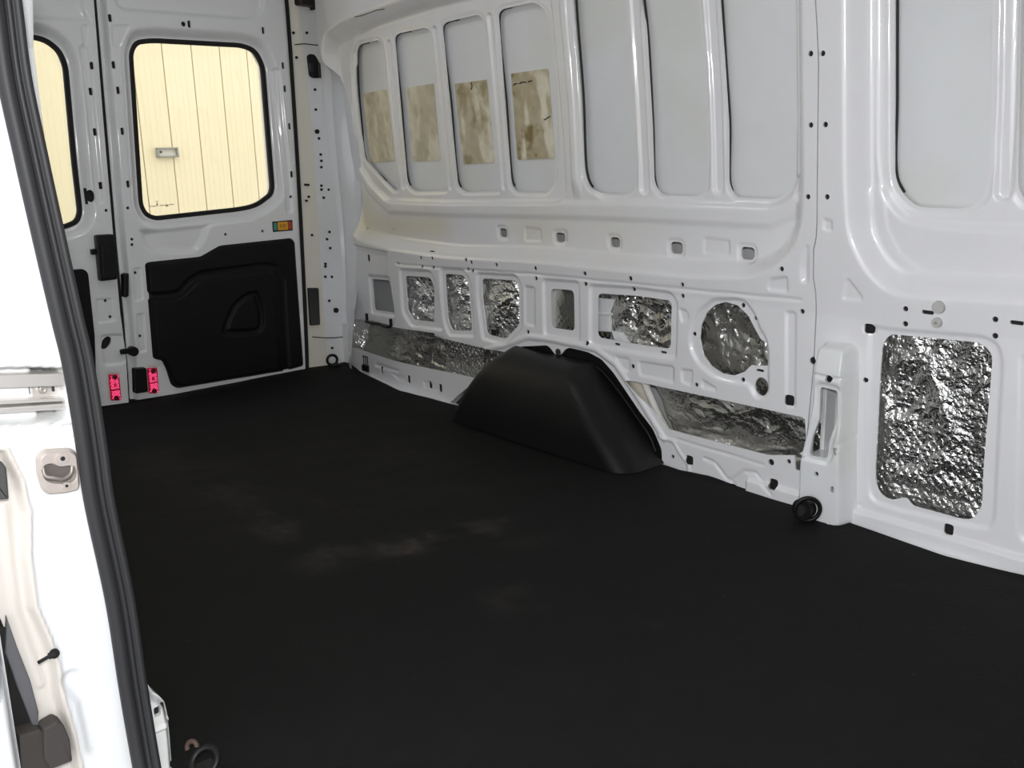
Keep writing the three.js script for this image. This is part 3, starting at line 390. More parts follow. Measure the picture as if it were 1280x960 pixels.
{
  const out = sdPoly([[.805, 1.6], [.807, 1.444], [.823, 1.038], [.841, .581], [.848, .311], [.858, .096], [.864, -.001], [.119, -.022], [.115, .069], [.104, .549], [.091, 1.035], [.089, 1.494], [.094, 1.67]]);
  const edgeL = [[.805, 1.6], [.807, 1.444], [.823, 1.038], [.841, .581], [.848, .311], [.858, .096], [.871, -.061]];
  const feats = [recess(grow(win1, 0.05), 0.03, 0.04, 0.08), { bb: boxOf(edgeL, 0.03), f: (z, y) => -0.03 * S((0.026 - segD(edgeL, z, y)) / 0.016) },
    recess([[.749, 1.605], [.76, 1.434], [.735, 1.409], [.242, 1.405], [.192, 1.428], [.167, 1.474], [.156, 1.664]], 0.014, 0.02, 0.04),
    recess([[.77, .634], [.758, .585], [.725, .549], [.602, .529], [.547, .533], [.506, .576], [.484, .63], [.289, .638], [.287, .661], [.768, .646]], 0.016, 0.028, 0.03),
    recess([[.779, 1.366], [.705, 1.37], [.75, 1.287], [.781, 1.285]], 0.004, 0.006, 0.01), recess([[.804, .503], [.77, .502], [.776, .378], [.813, .374]], 0.004, 0.006, 0.01), recess([[.812, .331], [.779, .329], [.787, .178], [.821, .177]], 0.004, 0.006, 0.01),
    bead([[.142, 1.221], [.138, 1.035], [.13, .764], [.134, .677]], 0.02, -0.008), recess([[.797, .126], [.747, .117], [.754, .006], [.804, .012]], 0.004, 0.006, 0.008)];
  const holes = [hole(grow(win1, 0.004), 0.05)], pl = [];
  for (const q of [[.778, 1.386], [.785, 1.228], [.78, 1.141], [.782, .998], [.784, .81], [.488, 1.382], [.187, 1.375], [.112, 1.246], [.112, 1.157], [.104, 1.01], [.11, .819]]) holes.push(slot(q, 0.006, 0.013)), pl.push([q, 0.006, 0.013]);
  for (const q of [[.51, 1.381]]) holes.push(round(q, 0.009)), pl.push([q, 0.009, 0.009]);
  for (const q of [[.795, .724], [.794, .609], [.796, .589], [.795, .484], [.806, .243], [.424, .598], [.263, .598], [.12, .728]]) holes.push(round(q, 0.006)), pl.push([q, 0.006, 0.006]);
  doorHoleShade(pl, door1, feats);
  add('door_panel', sheet({ u: [-0.05, 0.93], v: [-0.01, 1.56], base: () => 0, feats, holes, out, place: onDoor, flip: true, lip: 0.008 }), M.cleanPaint, door1);
  add('door_outer_skin', [slabDoor([[-0.02, -0.3], [0.86, -0.3], [0.86, 1.7], [-0.02, 1.7]], -0.075, 0.012, 0, [win1.slice()])], M.skin, door1);
  add('window_glass', [slabDoor(fillet(grow(win1, 0.005), 0.05), -0.055, 0.004, 0)], M.glass, door1);
  const ws = add('window_seal', glassSeal(win1, 0.017, -0.046, 0.05), M.dark, door1);
  const em = []; for (const [a, b, w, h] of [[191, 258, 0.03, 0.003], [197, 256, 0.006, 0.012], [203, 257.5, 0.02, 0.003], [209, 258, 0.012, 0.008], [197, 252, 0.012, 0.003], [215, 257, 0.02, 0.003]]) { const q = at1(a, b); em.push(rbox(0.001, h, w, -0.0495, q[1], q[0], 0.0004)); }
  add('glass_marking', em, M.etch, door1);
  // the moulded lower trim
  const P = fillet(lower1, 0.012), groove = [[.767, .393], [.699, .385], [.645, .387], [.589, .434], [.548, .452], [.272, .459], [.22, .443], [.199, .391], [.211, .008]];
  const cup = [[.498, .198], [.474, .266], [.433, .326], [.381, .359], [.317, .368], [.296, .289], [.3, .208], [.331, .179], [.406, .184]], cupSd = sdPoly(fillet(cup, 0.02)), sdP = sdPoly(P), b = boxOf(P);
  const inner = sdPoly(fillet([[.767, .387], [.646, .381], [.582, .433], [.273, .449], [.231, .434], [.234, .005], [.688, .01], [.735, .074], [.769, .137]], 0.03));
  add('trim_panel', sheet({ u: [b[0] - 0.01, b[2] + 0.01], v: [b[1] - 0.01, b[3] + 0.01], base: (z, y) => 0.014 * S(-sdP(z, y) / 0.012) + 0.012 * S(-inner(z, y) / 0.02) - 0.012 * S(-cupSd(z, y) / 0.012) + 0.008 * S((-cupSd(z, y) - 0.02) / 0.012), feats: [bead(groove, 0.018, -0.006)], out: sdP, place: onDoor, flip: true, lip: 0.014 }), M.trim, door1);
  const st = [[.218, .633], [.126, .634], [.128, .591], [.218, .591]], c = centre(st), bb = boxOf(st), w = bb[2] - bb[0], hh = bb[3] - bb[1];
  const s = add('warning_sticker', [slabDoor(st, 0.001, 0.0015, 0)], M.dark, door1);
  const flat = (r, g, bl) => new THREE.MeshStandardMaterial({ color: new THREE.Color(r, g, bl), roughness: 0.5 });
  add('green_field', [rbox(0.001, hh * 0.72, w * 0.17, 0.003, c[1], c[0] + w * 0.37, 0.0003)], flat(0.06, 0.3, 0.22), s); add('orange_field', [rbox(0.001, hh * 0.78, w * 0.5, 0.003, c[1], c[0] + w * 0.0, 0.0003)], flat(0.8, 0.38, 0.03), s); add('red_field', [rbox(0.001, hh * 0.74, w * 0.17, 0.003, c[1], c[0] - w * 0.36, 0.0003)], flat(0.55, 0.05, 0.03), s);
  add('sticker_print', [-0.12, -0.04, 0.05, 0.13].map((k, i) => rbox(0.001, hh * (0.3 + 0.1 * (i % 2)), w * 0.035, 0.0036, c[1], c[0] + w * k, 0.0002)).concat([rbox(0.001, hh * 0.1, w * 0.1, 0.0036, c[1] + hh * 0.15, c[0] - w * 0.36, 0.0002), rbox(0.001, hh * 0.1, w * 0.1, 0.0036, c[1] - hh * 0.1, c[0] - w * 0.36, 0.0002)]), flat(0.25, 0.12, 0.02), s);
  const lt = (P2, x, d, m, n) => add(n, [slabDoor(fillet(P2, 0.006), x, d, 0.003)], m, door1);
  lt([[.854, .128], [.807, .123], [.812, .029], [.862, .032]], 0.0, 0.03, M.plastic, 'lower_latch'); lt([[.849, .485], [.83, .489], [.841, .403], [.856, .399]], -0.01, 0.04, M.plastic, 'edge_latch');
  add('lock_rod', [((q, r) => rbox(0.014, 0.02, Math.abs(q[0] - r[0]), 0.01, q[1], (q[0] + r[0]) / 2, 0.005))(...[[.892, .196], [.83, .189]]), ((q) => cyl(0.018, 0.03, 0.01, q[1], q[0], 0, 0, Math.PI / 2))([[.845, .192]][0])], M.plastic, door1);
}
function at1(px, py) { const T = [[.687, .71], [.594, .704], [.683, .745]]; return [mix(T[0][0], T[1][0], (px - 190) / 30), mix(T[0][1], T[2][1], (262 - py) / 12)]; }
const door2 = struct(group('door_2'), 'white rear cargo door partly hidden behind the rubber door seal');
const win2 = [[1.281, 1.311], [1.028, 1.313], [.991, 1.303], [.955, 1.273], [.94, 1.223], [.953, .902], [.956, .718], [.971, .685], [1.016, .669], [1.33, .66]];
{
  const out = sdPoly([[1.738, 1.571], [.821, 1.598], [.827, 1.442], [.845, 1.038], [.861, .612], [.87, .344], [.868, .191], [.88, -.005], [1.92, .054]]);
  const feats = [recess(grow(win2, 0.05), 0.03, 0.04, 0.08), recess([[1.554, 1.525], [.853, 1.595], [.857, 1.401], [.834, 1.368], [1.584, 1.344]], 0.012, 0.02, 0.03), bead([[.881, 1.276], [.882, 1.12], [.894, .759]], 0.02, -0.008),
    recess([[.953, .406], [.89, .401], [.886, .31], [.956, .311]], 0.004, 0.007, 0.01), recess([[.956, .272], [.862, .264], [.871, .142], [.954, .146]], 0.006, 0.01, 0.02), recess([[.948, .124], [.895, .118], [.9, .006], [.953, .01]], 0.004, 0.006, 0.008), recess([[.884, 1.36], [.852, 1.359], [.866, 1.287], [.882, 1.286]], 0.004, 0.006, 0.01)];
  const holes = [hole(grow(win2, 0.004), 0.05)], pl = [];
  for (const q of [[.861, 1.223], [.874, 1.136], [.877, .997], [.881, .809]]) holes.push(slot(q, 0.006, 0.013)), pl.push([q, 0.006, 0.013]);
  for (const q of [[.874, .72], [.917, .393], [.907, .331]]) holes.push(round(q, 0.006)), pl.push([q, 0.006, 0.006]);
  for (const q of [[.938, 1.218], [.943, 1.093], [.949, .907], [.953, .784]]) holes.push(round(q, 0.0055));
  const oval = [[.92, .774]][0]; holes.push(round(oval, 0.013, 0.022)); pl.push([oval, 0.014, 0.023]);
  const ov2 = [[.957, .217], [.947, .246], [.928, .261], [.911, .253], [.917, .229], [.937, .211]]; holes.push(hole(ov2, 0.012)); pl.push([centre(ov2), 0.026, 0.026]); doorHoleShade(pl, door2, feats);
  add('door_panel', sheet({ u: [0.8, 1.72], v: [-0.04, 1.6], feats, holes, out, place: onDoor, flip: true, lip: 0.008 }), M.cleanPaint, door2);
  add('door_outer_skin', [slabDoor([[0.862, -0.3], [1.8, -0.3], [1.8, 1.7], [0.862, 1.7]], -0.075, 0.012, 0, [win2.slice()])], M.skin, door2);
  add('window_glass', [slabDoor(fillet(grow(win2, 0.005), 0.05), -0.055, 0.004, 0)], M.glass, door2);
  add('window_seal', glassSeal(win2, 0.017, -0.046, 0.05), M.dark, door2);
  add('door_latch', [slabDoor(fillet([[.931, .636], [.867, .635], [.874, .47], [.937, .47]], 0.008), 0.0, 0.03, 0.004), slabDoor(fillet([[.919, .601], [.881, .601], [.888, .481], [.928, .483]], 0.006), 0.028, 0.01, 0.003), slabDoor(fillet([[.951, .586], [.931, .587], [.931, .567], [.951, .566]], 0.004), 0.002, 0.016, 0.002)], M.plastic, door2);
  add('trim_panel', [slabDoor(fillet([[1.104, .52], [.984, .519], [.97, .503], [.976, .27], [.993, .091], [1.161, .098]], 0.012), 0.0, 0.018, 0.005)], M.trim, door2);
  const cl = centre([[.832, .754], [.821, .605]]); void cl;
  add('centre_seal', [slabDoor([[.82, 1.604], [.767, 1.609], [.776, 1.45], [.793, 1.039], [.815, .576], [.835, .085], [.847, -.073], [.883, -.065], [.865, .185], [.861, .61], [.847, 1.039], [.829, 1.446]], -0.06, 0.025, 0.004)], M.dark, door2);
}
// red reflectors screwed to the doors
for (const [P, door] of [[[[.797, .117], [.758, .112], [.762, .012], [.802, .016]], 'beside the black trim panel, low on the rear door'], [[[.943, .118], [.904, .112], [.907, .011], [.947, .016]], 'low on the rear door partly hidden by the seal']]) {
  const o = group('red_reflector'); tag(o, 'small upright red reflector ' + door, 'reflector', 'red reflectors on the rear doors');
  const b = boxOf(P), cx = (b[0] + b[2]) / 2, cy = (b[1] + b[3]) / 2, hh = b[3] - b[1], inside = sdPoly(grow(P, -0.001));
  add('housing', [slabDoor(fillet(P, 0.005), 0.001, 0.006, 0.002)], M.red, o);
  { // corner cube lens: pits with three square faces each
    const sd = 0.0075, H = sd * Math.sqrt(3) / 2, dep = sd / Math.sqrt(6), pos = [];
    const tri = (T) => { if (T.some(([z, y]) => inside(z, y) > 0)) return; const c = [(T[0][0] + T[1][0] + T[2][0]) / 3, (T[0][1] + T[1][1] + T[2][1]) / 3]; for (let k = 0; k < 3; k++) { const p = T[k], q = T[(k + 1) % 3]; pos.push(0.0125, p[1], p[0], 0.0125, q[1], q[0], 0.0125 - dep, c[1], c[0]); } };
    for (let a = -2; a * H < hh + 0.02; a++) for (let k = -4; k * sd < 0.1; k++) { const y = b[1] - 0.004 + a * H, z = b[0] - 0.01 + k * sd + (a & 1 ? sd / 2 : 0); tri([[z, y], [z + sd, y], [z + sd / 2, y + H]]); tri([[z, y], [z + sd / 2, y + H], [z - sd / 2, y + H]]); }
    const g = new THREE.BufferGeometry(); g.setAttribute('position', new THREE.Float32BufferAttribute(pos, 3)); g.setAttribute('uv', new THREE.Float32BufferAttribute(new Float32Array(pos.length / 3 * 2), 2)); g.computeVertexNormals();
    add('lens', g, M.cube, o);
  }
  for (const [s, e] of [[1, P[0][0] + P[1][0]], [-1, P[2][0] + P[3][0]]]) add('screw', [cyl(0.009, 0.005, 0.0145, cy + s * hh * 0.38, e / 2, 0, 0, Math.PI / 2, 16)], M.screw, o);
  add('lens_rib', [rbox(0.004, hh * 0.1, 0.006, 0.0135, cy + hh * 0.1, cx, 0.001), rbox(0.003, 0.004, (b[2] - b[0]) * 0.7, 0.0135, cy - hh * 0.08, cx, 0.001)], M.red, o);
}
{ // label holder on the garage wall
  const o = group('label_holder'); tag(o, 'small grey metal label holder on the cream garage wall behind the rear window', 'label holder');
  const P = [[-.118, .94], [-.241, .941], [-.237, .887], [-.116, .886]], b = boxOf(P), w = b[2] - b[0], h = b[3] - b[1], cz = (b[0] + b[2]) / 2, cy = (b[1] + b[3]) / 2;
  add('frame', [rbox(0.03, h * 0.16, w, -1.982, cy + h * 0.42, cz, 0.003), rbox(0.03, h * 0.16, w, -1.982, cy - h * 0.42, cz, 0.003), rbox(0.03, h, w * 0.08, -1.982, cy, cz + w * 0.46, 0.003), rbox(0.03, h, w * 0.08, -1.982, cy, cz - w * 0.46, 0.003)], new THREE.MeshStandardMaterial({ name: 'grey_frame', color: new THREE.Color(0.3, 0.29, 0.24), roughness: 0.5 }), o);
  add('label_card', [rbox(0.008, h * 0.8, w * 0.9, -1.99, cy, cz, 0.002)], M.foam, o); add('screw', [cyl(0.006, 0.01, -1.984, cy + h * 0.05, cz + w * 0.3, 0, 0, Math.PI / 2)], M.mastic, o);
}

// ---- near pillar at the rear edge of the sliding door opening
const pillar = struct(group('pillar_near'), 'white door pillar at the rear edge of the sliding door opening');
const XP = 2.3; // the jamb face
{
  const onJamb = (z, y, h, p) => { p[0] = XP + h + 0.05 * (z - 1.72) * 0; p[1] = y; p[2] = z; };
  const curve = [[1.847, .564], [1.813, .554], [1.801, .509], [1.798, .462], [1.807, .395], [1.808, .324], [1.797, .271], [1.792, .232], [1.792, .181], [1.785, .113], [1.782, .032]];
  const left = sdPoly([...curve, [1.98, -0.3], [1.98, 0.6]]);
  const dk = [[1.888, .353], [1.852, .331], [1.849, .315], [1.841, .27], [1.831, .223], [1.825, .183], [1.826, .158], [1.83, .145], [1.853, .148], [1.865, .062], [1.926, .093]];
  const feats = [{ bb: [1.6, -0.3, 2.1, 0.6], f: (z, y) => -0.016 * S(-left(z, y) / 0.01) }, bead(curve, 0.006, 0.003), recess([[1.876, .673], [1.767, .657], [1.724, .648], [1.73, .575], [1.787, .581], [1.888, .599]], 0.05, 0.006, 0.004), bead([[1.776, .2], [1.759, .164], [1.755, .086]], 0.02, -0.006), bead([[1.838, .566], [1.81, .563], [1.725, .55]], 0.003, -0.002), bead([[1.834, .593], [1.73, .575]], 0.004, 0.004), bead([[1.823, .469], [1.827, .402], [1.83, .32], [1.814, .203]], 0.008, 0.003)];
  const jambOut = sdPoly([[1.98, -0.12], [1.98, 1.3], ...[[1.725, 1.176], [1.727, 1.113], [1.73, 1.025], [1.724, .931], [1.717, .837], [1.703, .711], [1.7, .656], [1.697, .526], [1.697, .458], [1.686, .293], [1.684, .145], [1.68, .008], [1.677, -.065]]]);
  add('jamb_edge', sheet({ u: [1.66, 1.98], v: [-0.12, 0.62], step: 0.003, feats, holes: [hole(dk, 0.008)], out: (z, y) => Math.max(jambOut(z, y), left(z, y) - 0.004), place: onJamb, flip: true, lip: 0.02 }), M.dirtyPaint, pillar);
  add('jamb_panel', sheet({ u: [1.66, 1.98], v: [-0.12, 1.3], step: 0.003, feats, holes: [hole(dk, 0.008)], out: (z, y) => Math.max(jambOut(z, y), 0.004 - left(z, y)), place: onJamb, flip: true, lip: 0.02 }), M.paint, pillar);
  add('pillar_body', [rbox(0.2, 2.1, 0.1, 2.17, 0.93, 1.81, 0.01), rbox(2.2, 2.1, 0.09, 1.1, 0.93, 1.785, 0.01), rbox(4.9, 0.3, 0.12, 2.4, 1.85, 1.76, 0.01)], M.cleanPaint, pillar);
  add('inner_flange', [slabPoly([[1.987, 1.222], [2.118, 1.203], [2.088, 1.143], [2.059, 1.08], [2.056, 1.024], [2.049, .943], [2.056, .872], [2.075, .809], [1.992, .795], [1.967, .919]], 1.64, 0.03, 0.004)], M.cleanPaint, pillar);
  const foot = fillet([[1.72, .203], [1.677, .165], [1.67, .147], [1.661, .122], [1.653, .113], [1.645, .098], [1.643, .075], [1.644, .033], [1.648, -.066], [1.747, -.014]], 0.005), fb = boxOf(foot), fs = sdPoly(foot);
  add('pillar_foot', sheet({ u: [fb[0], fb[2]], v: [fb[1], fb[3]], step: 0.002, base: (z, y) => 2.278 + 0.02 * S(-fs(z, y) / 0.012), feats: [bead([[1.681, .069], [1.664, .068], [1.643, .068]], 0.005, 0.004)], holes: [slot([[1.664, .098]][0], 0.005, 0.008)], out: fs, place: onDoor, flip: true, lip: 0.03 }), M.paint, pillar);
  add('foot_backing', [((q) => rbox(0.004, 0.026, 0.02, 2.288, q[1], q[0], 0.001))([[1.66, .091]][0])], M.dark, pillar);
  // grey trim deep in the gap between body and sliding door
  add('gap_trim', [slabDoor([[1.843, .321], [1.836, .27], [1.827, .217], [1.823, .165], [1.828, .139], [1.834, .15], [1.844, .212], [1.852, .27]], 2.281, 0.012, 0.003)], new THREE.MeshStandardMaterial({ name: 'grey_trim', color: new THREE.Color(0.12, 0.12, 0.13), roughness: 0.6 }), pillar);
  add('gap_lining', [rbox(0.006, 0.6, 0.3, 2.277, 0.2, 1.945, 0.002)], M.dark, pillar);
}
{ // sliding door slid open along the outside
  const P = [[1.899, .445], [1.883, .362], [1.858, .319], [1.86, .114], [1.861, .076], [1.964, .13]];
  const o = struct(group('door_3'), 'white sliding door parked open outside the pillar');
  add('door_shell', sheet({ u: [1.83, 2.02], v: [-0.02, 0.45], step: 0.003, base: ((s) => (z, y) => 2.31 + 0.02 * S(-s(z, y) / 0.012))(sdPoly(fillet(P, 0.01))), out: sdPoly(fillet(P, 0.01)), holes: [hole([[1.885, .352], [1.861, .308], [1.862, .262], [1.868, .23], [1.876, .217], [1.904, .22]], 0.006)], place: onDoor, flip: true, lip: 0.03 }), M.paint, o);
  add('door_core', [rbox(1.1, 1.8, 0.06, 1.72, 0.82, 1.99, 0.01)], M.cleanPaint, o);
  add('hole_lining', [slabDoor([[1.907, .348], [1.844, .302], [1.858, .185], [1.928, .205]], 2.27, 0.02, 0.002)], M.dark, o);
}
function sweep(path, profile) { // closed profile (a: sideways in the wall plane, b: towards the camera) swept along a path of points in (x, y, z)
  const c = new THREE.CatmullRomCurve3(path.map((q) => new THREE.Vector3(...q))), n = 90, m = profile.length, pos = [], uv = [], idx = [];
  for (let i = 0; i <= n; i++) { const p = c.getPoint(i / n), t = c.getTangent(i / n), f0 = new THREE.Vector3(0.97, 0, 0.24), s = new THREE.Vector3().crossVectors(t, f0).normalize(), f = f0.clone(); s.addScaledVector(f, -s.dot(f)).normalize(); for (let j = 0; j <= m; j++) { const [a, b] = profile[j % m]; pos.push(p.x + s.x * a + f.x * b, p.y + s.y * a + f.y * b, p.z + s.z * a + f.z * b); uv.push(j / m * 0.1, i / n); } }
  for (let i = 0; i < n; i++) for (let j = 0; j < m; j++) { const a = i * (m + 1) + j, b = a + 1, d = a + m + 1; idx.push(a, b, d, b, d + 1, d); }
  const g = new THREE.BufferGeometry(); g.setAttribute('position', new THREE.Float32BufferAttribute(pos, 3)); g.setAttribute('uv', new THREE.Float32BufferAttribute(uv, 2)); g.setIndex(idx); g.computeVertexNormals(); return g;
}
{ // rubber weatherstrip
  const path = [[1.743, 1.172], [1.743, 1.11], [1.744, 1.023], [1.738, .932], [1.731, .839], [1.721, .716], [1.716, .661], [1.713, .534], [1.713, .467], [1.703, .306], [1.701, .161], [1.697, .026], [1.694, -.046]].map(([z, y]) => [2.318, y, z]);
  const lobes = (R) => { const P = []; const arc = (cx, cy, r, a0, a1, n) => { for (let i = 0; i <= n; i++) { const a = mix(a0, a1, i / n); P.push([cx + r * Math.cos(a), cy + r * Math.sin(a)]); } }; arc(0.0085, 0.002, 0.0105, -0.6, 2.6, 10); arc(-0.0055, 0.002, 0.004, 0.3, 2.8, 6); arc(-0.0155, 0.0, 0.0055, 0.5, 3.8, 8); P.push([-0.012, -0.012], [0.012, -0.012]); return P; };
  const o = group('door_weatherstrip'); tag(o, 'long black ribbed rubber seal running down the edge of the near door pillar', 'door seal');
  add('seal_strip', sweep(path, lobes()), M.rubber, o);
  add('seal_bulb', tube(path.map(([x, y, z]) => [x - 0.012, y, z - 0.013]), 0.009, 90, 10), M.rubber, o);
}
{ // striker plate
  const o = group('lock_striker'); tag(o, 'rounded grey metal lock striker with a hooked bar bolted to the near pillar', 'striker');
  const P = fillet([[1.78, .538], [1.77, .545], [1.735, .539], [1.727, .53], [1.729, .485], [1.732, .477], [1.748, .476], [1.772, .48], [1.779, .49], [1.782, .514]], 0.006), c = [[1.756, .511]][0];
  const pocket = fillet([[1.778, .52], [1.772, .526], [1.762, .526], [1.753, .518], [1.742, .518], [1.734, .515], [1.732, .504], [1.737, .493], [1.748, .491], [1.768, .498], [1.776, .506]], 0.005);
  const steelP = new THREE.MeshStandardMaterial({ name: 'cast_striker', color: new THREE.Color(0.55, 0.49, 0.45), roughness: 0.5, metalness: 0.35 });
  const b = boxOf(P), sd = sdPoly(P), sp = sdPoly(pocket);
  add('striker_plate', sheet({ u: [b[0], b[2]], v: [b[1], b[3]], step: 0.0006, base: (z, y) => 2.301 + 0.0105 * S(-sd(z, y) / 0.005) - 0.009 * S(-sp(z, y) / 0.003), out: sd, place: onDoor, flip: true, lip: 0.006 }), steelP, o);
  const steelD = new THREE.MeshStandardMaterial({ name: 'worn_steel', color: new THREE.Color(0.3, 0.27, 0.25), roughness: 0.45, metalness: 0.6 });
  add('striker_pocket_shade', [slabDoor(grow(pocket, -0.0028), 2.3022, 0.0012, 0)], new THREE.MeshStandardMaterial({ name: 'pocket_shade_steel', color: new THREE.Color(0.16, 0.14, 0.13), roughness: 0.6, metalness: 0.4 }), o);  // darker liner puts the shade of the pocket into its colour
  const h = [[1.774, .523], [1.773, .51], [1.763, .505], [1.751, .501], [1.741, .505], [1.737, .515]];
  add('hook_bar', tube(h.map(([z, y], i) => [2.306 + 0.006 * Math.sin(i / 5 * Math.PI), y, z]), 0.0032, 40, 10), steelD, o);
  for (const [q, r] of [[[[1.75, .53]][0], 0.0075], [[[1.75, .491]][0], 0.005]]) { const s = add('bolt', [cyl(r, 0.005, 2.3125, q[1], q[0], 0, 0, Math.PI / 2, 20, r)], steelP, o); add('bolt_socket', [cyl(r * 0.45, 0.003, 2.3145, q[1], q[0], 0, 0, Math.PI / 2, 6)], M.darkSteel, s); }
}
{ // slide rail end
  const o = group('slide_rail'); tag(o, 'grey aluminium sliding door rail end with a bolt above the lock striker', 'rail');
  const bar = (a, b, c, d, x, t, m, n) => { return add(n, [slabDoor([a, b, c, d], x, t, Math.min(0.0015, t / 3))], m, o); };
  const q = [[1.839, .657], [1.727, .64], [1.729, .623], [1.841, .64]]; bar(...q, 2.262, 0.03, M.alu, 'upper_flange');
  const q2 = [[1.838, .637], [1.725, .619], [1.725, .602], [1.841, .619]]; bar(...q2, 2.255, 0.012, M.alu, 'rail_web');
  const q3 = [[1.844, .623], [1.728, .605], [1.727, .601], [1.844, .617]]; bar(...q3, 2.262, 0.028, M.alu, 'middle_flange');
  const q4 = [[1.845, .613], [1.727, .598], [1.727, .59], [1.846, .606]]; bar(...q4, 2.262, 0.03, M.alu, 'lower_flange');
  const p = [[1.751, .619], [1.768, .62], [1.737, .618]];
  add('bolt', [cyl(0.0062, 0.006, 2.269, p[0][1], p[0][0], 0, 0, Math.PI / 2, 20), xf(new THREE.TorusGeometry(0.0035, 0.0012, 8, 16), 0, 0, 0, 0, Math.PI / 2).translate(2.272, p[0][1], p[0][0])], M.steel, o);
  for (const k of [1, 2]) add('rail_slot', [rbox(0.003, 0.011, 0.0035, 2.268, p[k][1], p[k][0], 0.001)], M.darkSteel, o);
}
{
  const o = group('bump_stop'); tag(o, 'square dark rubber bump stop at the foot of the near pillar', 'bump stop');
  add('stop_block', [slabDoor(fillet([[1.826, .153], [1.808, .157], [1.8, .148], [1.795, .121], [1.796, .087], [1.825, .088], [1.831, .107]], 0.003), 2.29, 0.03, 0.003)], new THREE.MeshStandardMaterial({ name: 'worn_rubber', color: new THREE.Color(0.055, 0.048, 0.045), roughness: 0.85 }), o);
  add('stop_base', [slabDoor(fillet([[1.855, .151], [1.829, .149], [1.822, .138], [1.823, .082], [1.826, .047], [1.863, .066]], 0.002), 2.28, 0.03, 0.0015)], new THREE.MeshStandardMaterial({ name: 'worn_rubber', color: new THREE.Color(0.05, 0.044, 0.04), roughness: 0.85 }), o);
}
{
  const o = group('guide_pin'); tag(o, 'small dark rubber guide pin sticking out of the near pillar above the bump stop', 'pin');
  const a = [[1.819, .253], [1.806, .253], [1.795, .252]];
  add('pin_shaft', [tube([[2.318, a[0][1], a[0][0]], [2.312, a[1][1], a[1][0]], [2.305, a[2][1], a[2][0]]], 0.0026, 12, 10)], M.darkSteel, o);
  add('pin_collar', [cyl(0.0068, 0.004, 2.306, a[2][1], a[2][0], 0, 0, Math.PI / 2), cyl(0.0045, 0.008, 2.309, mix(a[1][1], a[2][1], 0.6), mix(a[1][0], a[2][0], 0.6), Math.PI / 2)], M.dark, o);
}
{
  const o = group('rubber_pad'); tag(o, 'flat dark grey rubber pad at the outer edge of the near pillar, beside the striker', 'pad');
  add('pad_block', [slabDoor(fillet([[1.852, .556], [1.823, .543], [1.819, .534], [1.822, .491], [1.86, .497]], 0.003), 2.298, 0.018, 0.003)], new THREE.MeshStandardMaterial({ name: 'grey_rubber', color: new THREE.Color(0.07, 0.068, 0.068), roughness: 0.7 }), o);
}

// ---------------------------------------------------------------- things in the load space
{ // floor mat
  const P = [[-.071, 1.261], [-.034, .96], [-.008, .855], [-.032, .614], [-.042, .255], [-.003, .107], [-.049, .066], [-.033, -.014], [-.063, -.073], [-.045, -.112], [.053, -.072], [.22, -.02], [.606, .043], [.908, .031], [1.466, .004], [1.908, .009], [1.978, .018], [2.112, -.01], [2.216, -.032], [2.333, -.055], [2.426, .029], [2.483, .068], [2.509, .02], [2.619, .029], [2.76, .042], [2.846, .034], [2.927, .025]];
  P.push([4.3, 0.03], [4.3, 1.64], [0.0, 1.66]);
  const sd = sdPoly(P);
  const g = sheet({ u: [-0.06, 4.3], v: [-0.12, 1.68], step: 0.012, base: (x, z) => -0.006 + 0.0035 * N(x * 2.2, z * 2.6) + 0.0015 * N(x * 9, z * 7, 3) + 0.012 * S((sd(x, z) + 0.03) / 0.03) * Math.max(0, N(x * 3, z * 3, 9)), out: sd, place: (x, z, h, p) => { p[0] = x; p[1] = h; p[2] = z; }, flip: true, lip: 0.007 });
  tag(add('floor_mat', g, M.mat), 'large black rubber mat with dusty brown scuffs covering the whole load floor', 'mat');
}
